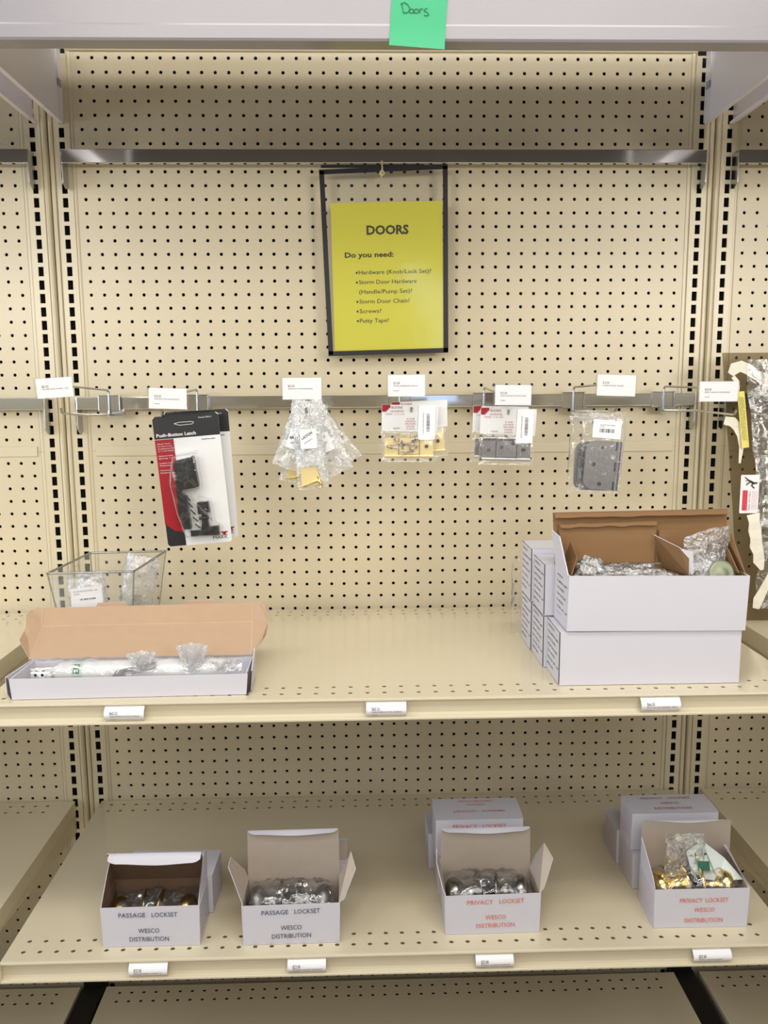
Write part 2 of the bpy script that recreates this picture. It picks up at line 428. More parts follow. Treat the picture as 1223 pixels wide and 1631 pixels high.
# ================================================================ UPRIGHT POSTS
def post(label):
    t = thing('shelf_upright', label, 'shelving upright', (-2.57, 0, -79), 'slotted uprights')
    xc = -2.57
    for s in (-1, 1):
        xm = xc+s*1.08
        m = MB(); xe = [xm-.58, xm-.45, xm+.45, xm+.58]; ze = [-79.0]+[-79.26+.5+k for k in range(80)]
        m.perf(xe, ze, lambda i, j: i == 1 and j > 0, lambda x, z, d: (x, -.12+d, z), hole='r', hw=.2, hh=.35, depth=.1)
        m.box(min(xm+s*.58, xm+s*.62), max(xm+s*.58, xm+s*.62), -.12, .4, -79, .86)
        m.build('slotted_strip', ALM_DK, t)
        pr = [(.5, -.12), (.47, .02), (.44, .0), (.40, -.2), (.26, -.27), (.14, -.2), (.06, .0), (.03, .4)]
        b = MB(); vs = [(xc+s*x, y, z) for z in (-79, .86) for x, y in pr]
        b.add(vs, [(i, i+1, i+9, i+8) for i in range(7)]); b.build('centre_rib', ALM_DK, t)
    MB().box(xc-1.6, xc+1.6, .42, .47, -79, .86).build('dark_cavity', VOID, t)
    return t
pa = post('slotted almond upright post left of the middle bay')
dup(pa, (BAY, 0, 0), 'slotted almond upright post right of the middle bay')

# ================================================================ SHELVES
def shelf(label, z):
    t = thing('metal_shelf', label, 'shelf', (22.7, YF/2, z-1.4), 'almond metal shelves')
    x0, x1 = -1.3, 46.7
    xe = [x0, -.77]+[-.77+1+k for k in range(0, 46)]+[x1]
    xe = [x0]+[-.78+k for k in range(47)]+[x1]
    ye = [-20.1, -19.9, -18.9, -17.9, -2.8, -1.8, -0.8, -0.6]
    m = MB(); m.perf(xe, ye, lambda i, j: 0 < i < len(xe)-2 and j in (1, 2, 4, 5), lambda x, y, d: (x, y, z-d), r=.14, depth=.05)
    m.quad((x0, -.6, z), (x1, -.6, z), (x1, -.6, z-.9), (x0, -.6, z-.9))
    for x in (x0, x1): m.quad((x, -20.1, z), (x, -.6, z), (x, -.6, z-1.25), (x, -20.1, z-1.25))
    m.build('deck', SHELF, t)
    fr = [(-20.1, z), (-20.26, z-.01), (-20.35, z-.06), (-20.37, z-.12), (-20.33, z-.18), (-20.2, z-.21), (-20.16, z-.27),
          (-20.12, z-.6), (-20.14, z-.95), (-20.2, z-1.08), (-20.42, z-1.13), (-20.46, z-1.18), (-20.46, z-1.27), (-20.3, z-1.31), (-19.6, z-1.31), (-19.6, z-1.2)]
    MB().ext(fr, x0, x1, cap=False).build('ticket_channel', LIP, t)
    for x, s in ((x0, 1), (x1, -1)):
        MB().box(min(x, x+s*.06), max(x, x+s*.06), -20.44, -19.6, z-1.3, z-.05).build('end_fold', LIP, t)
        b = MB(); xa = x+s*.12
        for q in (xa, xa+s*.08):
            b.add([(q, -.3, z-.1), (q, -19.4, z-.1), (q, -19.4, z-1.2), (q, -.3, z-2.9)], [(0, 1, 2, 3)])
        b.quad((xa, -19.4, z-1.2), (xa+s*.08, -19.4, z-1.2), (xa+s*.08, -.3, z-2.9), (xa, -.3, z-2.9))
        b.build('shelf_bracket', ALM_DK, t)
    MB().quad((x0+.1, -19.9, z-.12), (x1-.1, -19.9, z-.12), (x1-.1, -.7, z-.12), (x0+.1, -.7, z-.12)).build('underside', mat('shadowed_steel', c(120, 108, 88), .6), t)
    return t
sm = shelf('middle shelf of the centre bay, with the tray carton and the stacked white cartons', ZMID)
dup(sm, (-BAY, 0, 0), 'middle shelf of the left neighbouring bay, only its right corner in view')
dup(sm, (BAY, 0, 0), 'middle shelf of the right neighbouring bay, under the rolled window screen')
dup(sm, (0, 0, ZLOW-ZMID), 'lower shelf of the centre bay, carrying the lockset boxes')
dup(sm, (-BAY, 0, ZLOW-ZMID), 'lower shelf of the left neighbouring bay, at the bottom left edge')
dup(sm, (BAY, 0, ZLOW-ZMID), 'lower shelf of the right neighbouring bay, beyond the brass lockset box')

def deck(label):
    t = thing('base_deck', label, 'shelf', (22.7, -12, -79), 'base decks')
    z = ZDECK; x0, x1 = -1.3, 46.7
    xe = [x0]+[-.52+k for k in range(47)]+[x1]
    ye = [-22, -4.35, -3.35, -2.35, -2.1]
    m = MB(); m.perf(xe, ye, lambda i, j: 0 < i < len(xe)-2 and j in (1, 2), lambda x, y, d: (x, y, z-d), r=.14, depth=.05)
    m.quad((x0, -2.1, z), (x1, -2.1, z), (x1, -2.1, z-1.0), (x0, -2.1, z-1.0))
    for x in (x0, x1): m.quad((x, -22, z), (x, -2.1, z), (x, -2.1, z-1.2), (x, -22, z-1.2))
    m.build('deck', SHELF, t)
    MB().box(x0, x1, -22.1, -21.9, -79, z).build('kick_plate', ALM_DK, t)
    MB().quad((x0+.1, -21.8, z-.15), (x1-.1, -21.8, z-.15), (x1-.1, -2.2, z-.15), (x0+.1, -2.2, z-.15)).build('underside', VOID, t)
    return t
dk = deck('base deck of the centre bay along the bottom picture edge')
dup(dk, (-BAY, 0, 0), 'base deck of the left bay in the bottom left corner')
dup(dk, (BAY, 0, 0), 'base deck of the right bay in the bottom right corner')
def base_leg(label, dx):
    t = thing('gondola_base', label, 'shelf foot', (-2.57+dx, -10, -79), 'black gondola bases')
    MB().box(-3.42+dx, -1.6+dx, -22, -1.4, -79, ZDECK-.25).build('foot_beam', BLACKTAPE, t, bevel=.08)
    MB().box(-3.45+dx, -1.7+dx, -1.6, -.35, -76.2, ZDECK+.55).build('heel', BLACKTAPE, t, bevel=.15)
base_leg('black steel base foot between the decks at the lower left', 0)
base_leg('black steel base foot between the decks at the lower right', BAY)

# ================================================================ TOP CANOPY
def canopy(label, dx):
    t = thing('top_shelf', label, 'shelf', (22.7+dx, -10, -4.5), 'white top shelves')
    x0, x1 = -1.3+dx, 46.7+dx
    m = MB(); yb = -20.4
    m.ext([(yb+.05, 1.3), (yb, 1.25), (yb, -5.85), (yb-.03, -5.95), (yb-.03, -6.55), (yb+.04, -6.66), (yb+1.15, -6.66), (yb+1.15, -6.3)], x0, x1, cap=False)
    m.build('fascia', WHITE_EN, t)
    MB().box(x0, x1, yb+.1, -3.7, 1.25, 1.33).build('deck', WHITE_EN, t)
    for x, s in ((x0, -1), (x1, 1)):
        b = MB(); b.box(min(x, x+s*.06), max(x, x+s*.06), -20.2, -.75, -4.45, 1.2); b.build('side_panel', WHITE_BR, t)
        b = MB(); b.box(min(x, x-s*.05), max(x, x-s*.05), -.95, -.05, -4.5, .75); b.build('wall_flange', WHITE_BR, t)
        b = MB(); b.box(min(x-s*.02, x+s*.30), max(x-s*.02, x+s*.30), -20.2, -.2, -4.62, -4.45); b.build('bottom_flange', WHITE_BR, t)
        b = MB(); b.box(min(x-s*.12, x), max(x-s*.12, x), -1.0, -.45, -2.25, -1.75); b.build('retaining_clip', GREY_EN, t)
    return t
canopy('white top shelf with deep front fascia above the centre bay, carrying the green note', 0)
canopy('white top shelf of the left bay, only its bracket in view at the upper left', -BAY)
canopy('white top shelf of the right bay, only its bracket in view at the upper right', BAY)

# green note
t = thing('sticky_note', 'green sticky note with handwriting, stuck to the white fascia', 'note', (23.6, YF-.12, -6.9))
def notef(u, v):
    x = 22.12+2.83*u+(.2*v)+.02; z = -6.93-.2*u+3.05*v
    return (x, -20.47-.22*max(0, .35-v)**1.5*3, z)
MB().surf(notef, 6, 14).build('paper', GREEN, t)
hw = MB()
def stroke(pts): hw.tube([(22.12+p[0], -20.505, -6.93+p[1]) for p in pts], .016, 5)
stroke([(.68, 2.02), (.72, 1.82), (.76, 1.60), (.80, 1.56)])
stroke([(.62, 1.98), (.80, 2.06), (.97, 1.98), (1.08, 1.82), (1.05, 1.66), (.93, 1.57), (.76, 1.57)])
for cx0 in (1.18, 1.42):
    stroke([(cx0+.12*math.cos(a*PI/5), 1.66+.10*math.sin(a*PI/5)) for a in range(11)])
stroke([(1.60, 1.56), (1.60, 1.78)]); stroke([(1.60, 1.70), (1.68, 1.77), (1.76, 1.76)])
stroke([(1.98, 1.80), (1.84, 1.74), (1.80, 1.68), (1.92, 1.62), (2.06, 1.54), (2.04, 1.46), (1.90, 1.44), (1.80, 1.48)])
hw.build('handwriting', GREENINK, t)

# ================================================================ CHROME RAILS
def rail(label, zt, zb, drop):
    t = thing('chrome_rail', label, 'display rail', (22.6, -1.1, zb), 'chrome crossbars')
    MB().box(-1.22, 46.55, -1.3, -.85, zb, zt).build('bar', CHROME, t, bevel=.05)
    for x in (-1.25, 46.5):
        b = MB(); b.add([(x, -1.28, zt), (x, -1.28, zb-drop*.8), (x, -.7, zb-drop), (x, -.02, zb-drop*.9), (x, -.02, zt),
                         (x+.08, -1.28, zt), (x+.08, -1.28, zb-drop*.8), (x+.08, -.7, zb-drop), (x+.08, -.02, zb-drop*.9), (x+.08, -.02, zt)],
                        [(0, 1, 2, 3, 4), (9, 8, 7, 6, 5), (0, 5, 6, 1), (1, 6, 7, 2), (2, 7, 8, 3), (3, 8, 9, 4)])
        b.build('end_bracket', ZINC, t)
    return t
r1 = rail('chrome crossbar above the yellow sign in the middle bay', -6.72, -7.70, 1.7)
dup(r1, (-BAY, 0, 0), 'chrome crossbar in the upper left bay, cut by the picture edge')
dup(r1, (BAY, 0, 0), 'chrome crossbar in the upper right bay, cut by the picture edge')
r2 = rail('chrome crossbar carrying the row of package hooks in the middle bay', -24.72, -25.66, 1.9)
dup(r2, (-BAY, 0, 0), 'lower chrome crossbar of the left bay at hook height')
dup(r2, (BAY, 0, 0), 'lower chrome crossbar of the right bay behind the rolled screen')

# ================================================================ HOOKS AND PRICE CARDS
HK = [  # base x, label (x0,x1,ztop,zbot), tip (x,z), tilt, price, text, code, label for hook, label for card
 (1.35, (-0.05, 2.28, -23.42, -24.66), (0.91, -25.43), .06, '$6.25', 'TRU SEE PATIO SCREEN - SLID', '', 'empty wire hook at the left end of the rail', 'price card on the empty left hook, in front of the left upright'),
 (8.03, (6.99, 9.44, -24.12, -25.42), (7.44, -25.65), -.035, '$22.60', 'PUSH BUTTON LATCH BLACK...', '070504', 'wire hook holding the black push-button latch package', 'price card above the push-button latch package'),
 (16.2, (15.49, 18.03, -23.52, -24.88), (16.9, -25.5), 0, '$6.00', 'GRAB PIVOT DOOR BRASS', '', 'wire hook holding the cluster of small clear bags', 'price card above the cluster of small clear bags'),
 (23.5, (22.23, 24.65, -23.38, -24.73), (23.85, -25.55), 0, '$15.00', 'DOOR HINGES BOTH BRASS...', '070386', 'wire hook holding the bagged brass hinges', 'price card above the bagged brass hinges'),
 (30.0, (29.13, 31.53, -24.06, -25.34), (30.3, -25.75), -.01, '$15.00', 'SATIN NICKEL DOOR HINGE', '070387', 'wire hook holding the carded nickel hinges', 'price card above the carded nickel hinges'),
 (36.94, (35.74, 38.29, -23.46, -24.80), (37.5, -25.55), -.03, '$15.00', 'SATIN NICKEL HINGE', '', 'wire hook holding the bagged rounded hinges', 'price card above the bagged rounded nickel hinges'),
 (43.97, (42.42, 45.0, -23.92, -25.2), (45.6, -25.85), 0, '$10.50', 'SAFETY CHAIN OF DOOR BRASS', '070390', 'empty wire hook at the right end of the rail', 'price card on the empty right hook, beside the rolled screen'),
]
YT = -10.5
for bx, (lx0, lx1, lz1, lz0), (tx, tz), tilt, price, txt, code, hl, cl in HK:
    t = thing('scanner_hook', hl, 'display hook', (bx, -1.2, -26.3), 'wire hooks on the chrome rail')
    b = MB(); b.box(bx-.85, bx+.85, -1.42, -1.34, -25.75, -24.60); b.box(bx-.85, bx+.85, -1.42, -.8, -24.66, -24.58)
    b.box(bx-.15, bx+1.1, -1.42, -1.30, -26.2, -25.7)
    b.box(bx+.78, bx+.86, -1.6, -1.3, -25.75, -24.55)
    b.build('clip_plate', CHROME, t, bevel=.02)
    w = MB(); w.tube([(bx, -1.5, -24.3), (bx, -1.52, -26.05)], .085, 8)
    w.tube([(bx, -1.52, -26.0), (bx, -2.2, -26.05), (bx+(tx-bx)*.5, -6, -25.95), (tx, YT+.3, tz-.28), (tx, YT, tz-.18), (tx+.0, YT-.12, tz+.05)], .085, 8)
    w.build('product_wire', ZINC, t)
    lx = (lx0+lx1)/2; zm = lz1-.45
    if tx-lx > .2 or bx-lx > .8: ex = lx1-.15
    elif bx-lx < -.3: ex = lx0+.15
    else: ex = lx
    w = MB(); w.tube([(bx, -1.5, -24.35), (bx, -1.75, -24.2), (bx+(ex-bx)*.5, -6.5, (zm-24.2)/2), (ex, -11.9, zm)], .075, 8)
    w.tube([(lx0+.2, -11.93, lz1-.25), (lx1-.2, -11.93, lz1-.25)], .06, 8)
    w.build('label_wire', ZINC, t)
    h = MB(); a = lx0-.06; bb = lx1+.06
    h.box(a, bb, -12.02, -11.99, lz0-.05, lz1+.05); h.box(a, bb, -12.15, -12.13, lz0-.05, lz1+.05)
    h.box(a-.03, a+.03, -12.15, -11.99, lz0-.05, lz1+.05)
    R = Matrix.Rotation(-tilt, 3, 'Y'); cc_ = (lx, -12.1, (lz0+lz1)/2)
    h.rot(R, cc_).build('label_sleeve', ACRYL, t)
    p = thing('price_card', cl, 'price label', (lx, -12.09, lz0), 'price cards on the hooks')
    m = MB().box(lx0+.03, lx1-.03, -12.09, -12.07, lz0, lz1).rot(R, cc_); m.build('card', PAPER, p)
    k = MB(); o = lx0+.38
    k.text(price, (o, -12.10, lz1-.58), .15, .42, mi=0)
    k.text(txt, (o, -12.10, lz1-.73), .085, min(1.65, .075*len(txt)), mi=0)
    if code: k.text(code, (o, -12.10, lz1-1.02), .06, .32, mi=0)
    k.rot(R, cc_).build('printing', INKGREY, p)

# ================================================================ SHELF TICKETS
TK = [(5.76, ZMID, 2.25, '$60.25', 'HARDWARE KIT FOR STORM D', 'shelf ticket under the long tray carton'),
      (20.63, ZMID, 2.3, '$60.25', 'HARDWARE KIT FOR STORM D.', 'shelf ticket at the centre of the middle shelf'),
      (36.5, ZMID, 2.3, '$66.50', 'ENT LOCK ZN/CHROME-T 1886 B', 'shelf ticket under the big white cartons'),
      (6.32, ZLOW, 2.3, '$22.00', 'PASSAGE BRASS LOCKSET 3C', 'shelf ticket under the passage box with the half-closed lid'),
      (15.76, ZLOW, 2.3, '$22.00', 'PASSAGE LOCKSET STAINLESS', 'shelf ticket under the passage box with the upright lid'),
      (27.07, ZLOW, 2.3, '$22.00', 'PRIVACY LOCKSET STAINLESS', 'shelf ticket under the privacy box holding nickel knobs'),
      (40.31, ZLOW, 2.35, '$22.00', 'PRIVACY BRASS LOCKSET', 'shelf ticket under the privacy box holding brass knobs')]
for x, z, w, price, txt, lab in TK:
    t = thing('shelf_ticket', lab, 'price label', (x+w/2, -20.5, z-1.15), 'bowed paper tickets in the shelf channels')
    def bow(p, z=z):
        q = (p.z-(z-.2))/(-.93)
        return Vector((p.x, -20.17-.42*math.sin(PI*min(max(q, 0), 1))**.8+(p.y)*2.6, p.z))
    MB().surf(lambda u, v: bow(Vector((x+w*u, 0, z-.2-.93*v))), 2, 24).build('paper', PAPER, t)
    k = MB(); o = x+.32
    k.text(price, (o, -.012, z-.62), .16, .45, warp=bow)
    k.text(txt, (o, -.012, z-.77), .09, min(1.75, .07*len(txt)), warp=bow)
    k.text('070365', (o, -.012, z-1.0), .06, .32, warp=bow)
    k.build('printing', INKGREY, t)

# ================================================================ YELLOW SIGN
t = thing('hanging_sign', 'black taped clear pouch with yellow DOORS sheet hanging on the pegboard', 'sign', (22.6, -1.5, -21.8))
Y0 = -1.62
def bar(m, a, b, w, y0=Y0, th=.06):
    a = Vector((a[0], 0, a[1])); b = Vector((b[0], 0, b[1])); d = (b-a).normalized(); n = Vector((-d.z, 0, d.x))*w/2
    P = [a-n, b-n, b+n, a+n]
    m.add([(p.x, y0, p.z) for p in P]+[(p.x, y0+th, p.z) for p in P], [(0,1,2,3),(7,6,5,4),(0,4,5,1),(1,5,6,2),(2,6,7,3),(3,7,4,0)])
fb = MB()
bar(fb, (17.80, -8.33), (18.28, -21.66), .36); bar(fb, (26.93, -7.98), (27.04, -21.50), .36)
bar(fb, (18.1, -21.58), (27.2, -21.36), .36); bar(fb, (17.62, -8.42), (27.1, -8.02), .34)
bar(fb, (17.75, -8.0), (25.4, -7.95), .22, Y0+.08)
fb.build('black_tape_border', BLACKTAPE, t)
MB().surf(lambda u, v: (17.9+9.05*u+.3*(v)*(1-u), Y0+.04-.05*math.sin(u*PI)*math.sin(v*5), -8.2-13.3*v), 10, 14).build('clear_pouch', POUCH, t)
def sheetp(u, v):
    x = 18.42+8.3*u+(.15+.09*u)*v; z = -10.60+.17*u+(-10.83)*v
    return Vector((x, Y0+.10, z))
MB().surf(lambda u, v: sheetp(u, v), 4, 4).build('yellow_sheet', YELLOW, t)
k = MB()
def st(s, u, v, h, w, bold=0):
    o = sheetp(u, v); o.y = Y0+.085
    k.text(s, o, h, w, ux=(.9998, 0, .0205), uy=(-.014, 0, .9999), bold=bold)
st('DOORS', .315, .212, .62, 3.15, .035)
st('Do you need:', .115, .363, .36, 3.65, .03)
for i, (s, u, w) in enumerate([('Hardware (Knob/Lock Set)?', .235, 5.45), ('Storm Door Hardware', .235, 4.35), ('(Handle/Pump Set)?', .235, 4.0),
                               ('Storm Door Chain?', .235, 3.8), ('Screws?', .235, 1.65), ('Putty Tape?', .235, 2.2)]):
    v = .478+i*.0655; st(s, u, v, .30, w, .004)
    if i != 2:
        o = sheetp(u-.018, v-.012)
        k.add([(o.x+.08*math.cos(a*PI/6), Y0+.085, o.z+.08*math.sin(a*PI/6)) for a in range(12)], [tuple(range(12))])
k.build('lettering', SIGNINK, t)
hk = MB(); hk.tube([(22.25, -.1, -7.6), (22.25, -1.4, -7.6), (22.26, -1.75, -7.7), (22.27, -1.78, -8.35)], .06, 8)
hk.tube([(22.25+.16*math.cos(a*PI/5+PI/2), -1.78, -8.52+.17*math.sin(a*PI/5+PI/2)) for a in range(11)], .045, 6)
hk.tube([(22.27, -1.78, -8.1), (22.2, -1.8, -8.85)], .04, 6)
tag(hk.build('sign_hook', BRASSL, loc=(22.25, -1.2, -8.7)), 'small metal hook holding up the black framed yellow sign', 'hook')

# ================================================================ LATCH PACKAGES
def rounded(x0, x1, z0, z1, r, n=5):
    P = []
    for cx, cz, a0 in ((x1-r, z0+r, -90), (x1-r, z1-r, 0), (x0+r, z1-r, 90), (x0+r, z0+r, 180)):
        for i in range(n+1):
            a = math.radians(a0+90*i/n); P.append((cx+r*math.cos(a), cz+r*math.sin(a)))
    return P
def flat(m, poly, y, mi=0): m.add([(p[0], y, p[1]) for p in poly], [tuple(range(len(poly)))], mi)
def plate(m, poly, y0, y1, mi=0):
    k_ = len(poly); V_ = [(p[0], y0, p[1]) for p in poly]+[(p[0], y1, p[1]) for p in poly]
    m.add(V_, [tuple(range(k_)), tuple(reversed(range(k_, 2*k_)))]+[(i, i+k_, (i+1) % k_+k_, (i+1) % k_) for i in range(k_)], mi)
def latch_pack(label, ox, oy, oz, ang, full):
    # local layout: card 4.35 x 8.75, origin = its top left corner
    t = thing('latch_package', label, 'packaged latch', (ox, oy, oz), 'push-button latch packages', rot=(0, ang, 0))
    L = (ox, oy, oz)
    def B(m, n, mt): return m.move(L).build(n, mt, t)
    m = MB(); plate(m, rounded(0, 4.35, -8.75, 0, .18), 0, .03, 0); card = B(m, 'card', CARDW)
    m = MB(); flat(m, [(.0, -1.5), (4.35, -1.5), (4.35, -.18), (4.17, 0), (.18, 0), (0, -.18)], -.008)
    flat(m, [(0.02, -7.2), (.62, -7.7), (1.25, -7.85), (1.25, -8.74), (.18, -8.74), (.02, -8.6)], -.012); m.move(L).each('black_print', BLACKPR, t)
    m = MB(); flat(m, [(0, -1.53), (1.25, -1.53), (1.25, -7.9), (.62, -7.75), (0, -7.25)], -.008); B(m, 'red_panel', RED)
    m = MB()
    m.text('Push-Button Latch', (.15, -.016, -1.36), .21, 2.62, bold=.025); m.text('Model 95211', (3.05, -.016, -.32), .09, .85)
    for i, s in enumerate(['- Black Finish', '- For Doors and', '  Installations 5/8', '  to 1-1/4 Thick', '', '- Hardware Hole', '  Spacing: 1-3/4', '', '- Latches and', '  Mechanism', '', '- Tie-Down', '  Keepers']):
        if s: m.text(s, (.06+(.08 if s[0] == ' ' else 0), -.016, -1.85-i*.16), .075, min(1.05, .068*len(s)))
    B(m, 'white_lettering', CARDW)
    m = MB(); m.text('Designer style', (3.1, -.012, -1.75), .08, .9, bold=.03)
    m.text('ANVIL', (2.72, -.012, -8.25), .22, .92, bold=.0); m.text('MARK', (3.1, -.012, -8.5), .22, 1.0, bold=.0); B(m, 'black_lettering', INK)
    m = MB(); flat(m, [(3.62, -8.02), (4.12, -8.02), (4.12, -8.08), (4.0, -8.12), (3.98, -8.2), (4.08, -8.27), (3.72, -8.27), (3.82, -8.2), (3.8, -8.12), (3.66, -8.1), (3.5, -8.05)], -.012); B(m, 'red_anvil', RED)
    m = MB(); m.tube([(1.4+.0, -.02, -.55), (1.75, -.02, -.68), (2.6, -.02, -.66), (2.72, -.02, -.55), (2.55, -.02, -.5), (1.75, -.02, -.48), (1.4, -.02, -.55)], .02, 6); B(m, 'hang_slot_rim', CARDW)
    if full:
        m = MB()
        plate(m, [(1.22, -4.85), (1.32, -2.95), (2.45, -2.8), (2.62, -4.75), (2.4, -4.85)], -.75, -.1); plate(m, [(2.45, -2.72), (2.56, -2.75), (2.72, -4.72), (2.6, -4.82)], -.85, -.3)
        plate(m, [(1.3, -4.72), (2.68, -4.62), (2.66, -4.78), (1.35, -4.95)], -.85, -.3)
        
        B(m, 'push_handle', BLACKPL)
        m = MB(); plate(m, [(1.18, -3.1), (1.35, -3.0), (1.42, -5.2), (1.75, -5.4), (1.8, -7.6), (1.35, -7.6), (1.12, -6.4)], -.55, -.05); B(m, 'handle_body', BLACKPL)
        m = MB(); plate(m, rounded(2.4, 3.15, -6.65, -5.85, .06), -.6, -.05); plate(m, [(2.6, -6.6), (2.98, -6.6), (2.95, -7.3), (3.1, -7.9), (2.4, -7.9), (2.55, -7.3)], -.45, -.05)
        m.tube([(2.4, -.4, -6.95), (3.05, -.4, -6.95)], .1, 8); B(m, 'strike_bracket', BLACKPL)
        m = MB(); plate(m, [(1.7, -7.75), (3.6, -7.8), (3.6, -8.2), (1.7, -8.15)], -.3, -.05); plate(m, rounded(3.05, 3.62, -8.1, -7.55, .05), -.5, -.05)
        for i in range(5): m.tube([(1.7+.1*i, -.45, -5.3-.5*i), (1.95+.12*i, -.4, -5.7-.48*i)], .05, 6)
        B(m, 'screws_and_strike', BLACKPL)
        out = [(1.15, -2.55), (2.75, -2.4), (2.85, -4.9), (2.5, -5.4), (3.3, -5.75), (3.45, -7.3), (3.85, -7.5), (3.85, -8.3), (1.4, -8.25), (1.0, -6.5), (.75, -4.4), (.9, -3.4)]
        def dome(u, v):
            # radial dome over the outline
            k_ = u*len(out); i = int(k_) % len(out); f = k_-int(k_); a = out[i]; b_ = out[(i+1) % len(out)]
            px = a[0]+(b_[0]-a[0])*f; pz = a[1]+(b_[1]-a[1])*f; cx, cz = 1.95, -5.2
            s = [1, .97, .94, .85, .5, .0][min(5, int(round(v*5)))]; y = [-.02, -.4, -.85, -.92, -.95, -.95][min(5, int(round(v*5)))]
            x = cx+(px-cx)*s; z = cz+(pz-cz)*s
            return (x+.03*noise.noise(Vector((x*3, z*3, 1))), y+.08*noise.noise(Vector((x*2.5, z*2.5, 5)))*(v > 0), z)
        m = MB(); m.surf(dome, 60, 5); B(m, 'clear_blister', BLISTER)
    return t
latch_pack('front push-button latch package with black and red backing card', 6.69, -10.25, -26.0, -.078, True)
latch_pack('second push-button latch package peeking out behind the first', 7.22, -9.3, -25.72, -.05, False)

# ================================================================ CLEAR BAGS
def bag_mesh(x0, x1, z0, z1, y, puff, seed, amp=.06, nu=18, nv=22, shear=0, freq=1.6):
    m = MB()
    for s in (-1, 1):
        def fn(u, v):
            e = (math.sin(PI*u)*math.sin(PI*v))**.5 if 0 < u < 1 and 0 < v < 1 else 0
            x = x0+(x1-x0)*u+shear*(v-.5); z = z1+(z0-z1)*v
            n_ = noise.noise(Vector((x*freq+seed, z*freq, seed*3.1+s)))
            n2 = noise.noise(Vector((x*freq*2.3+seed, z*freq*2.3, seed*1.7+s)))
            return (x+amp*.6*n2, y+s*puff*e+amp*(n_+.5*n2), z+amp*.6*noise.noise(Vector((x*2, z*2, seed+9))))
        m.surf(fn, nu, nv)
    return m

# cluster on the third hook
CL = [(-.55, 2.1, -5.3, 3.0, .16, 11), (.10, .55, -5.5, 2.5, -.06, 12), (.35, 1.6, -5.0, 2.7, -.40, 13), (-.35, 1.05, -4.4, 2.4, .35, 14), (.05, 0, -3.9, 2.2, -.05, 15), (.7, 2.6, -4.8, 2.4, -.60, 16)]
words = ['BRASS', 'HINGE 4', 'LATCH', 'BRASS', 'LATCH', 'HINGE']
for i, (dx, dy, zb, w, ang, sd) in enumerate(CL):
    ox, oy, oz = 16.9, YT+.35+dy*1.0, -25.45
    lab = ['wide clear bag of the cluster leaning left, behind the bag with the key', 'small clear bag of the cluster with brass hinge and key at its bottom', 'small clear bag of the cluster fanned out to the right',
           'small clear bag of the cluster fanned out to the left', 'frontmost small clear bag of the cluster with a white rolled label', 'rightmost crumpled clear bag of the cluster, swung out farthest'][i]
    t = thing('hardware_bag', lab, 'clear bag', (ox, oy, oz), 'small clear bags on the third hook', rot=(0, -ang*-1.0, 0))
    h_ = -zb
    w *= .82; m = bag_mesh(ox-w/2, ox+w/2, oz-h_, oz+.35, oy, .22, sd, .13, shear=dx*.3)
    m.build('film', FILMW, t)
    z_ = oz-h_*.55
    m = MB().surf(lambda u, v: (ox-.55+1.1*u, oy-.30-.08*math.sin(PI*u), z_+.75-1.3*v), 8, 2); m.build('paper_label', PAPER, t)
    m = MB()
    m.text(words[i], (ox-.4, oy-.42, z_+.05), .16, .8, ux=(.87, 0, .5), uy=(-.5, 0, .87), bold=.02); m.text('07'+str(i)+'31', (ox-.25, oy-.42, z_-.25), .11, .6, ux=(.87, 0, .5), uy=(-.5, 0, .87)); m.build('printing', INK, t)
    if i in (1, 0):
        m = MB(); z2 = oz-h_+.25
        plate(m, [(ox-.75, z2), (ox+.35, z2), (ox+.35, z2+1.25), (ox-.75, z2+1.25)], oy-.28, oy-.22); m.build('brass_plate', BRASSL, t)
        m = MB(); m.tube([(ox-1.0, oy-.35, z2-.05), (ox-.3, oy-.38, z2+.15), (ox+.35, oy-.36, z2+.35), (ox+.6, oy-.34, z2+.1), (ox+.55, oy-.34, z2-.2), (ox+.3, oy-.34, z2-.1)], [.06, .09, .13, .11, .08, .05], 8)
        m.tube([(ox+.3, oy-.1, z2+.9), (ox+.5, oy-.1, z2+.25)], .09, 8); m.build('brass_hook', BRASS, t)

def barcode(m, x, z, w, h, vert=False, seed=1, y=0, mi=0):
    rnd = random.Random(seed); p = 0
    while p < w:
        b = rnd.choice((.02, .03, .05)); 
        if vert: m.quad((x, y, z-p), (x+h, y, z-p), (x+h, y, z-p-b), (x, y, z-p-b), mi)
        else: m.quad((x+p, y, z), (x+p+b, y, z), (x+p+b, y, z-h), (x+p, y, z-h), mi)
        p += b+rnd.choice((.02, .03, .045))

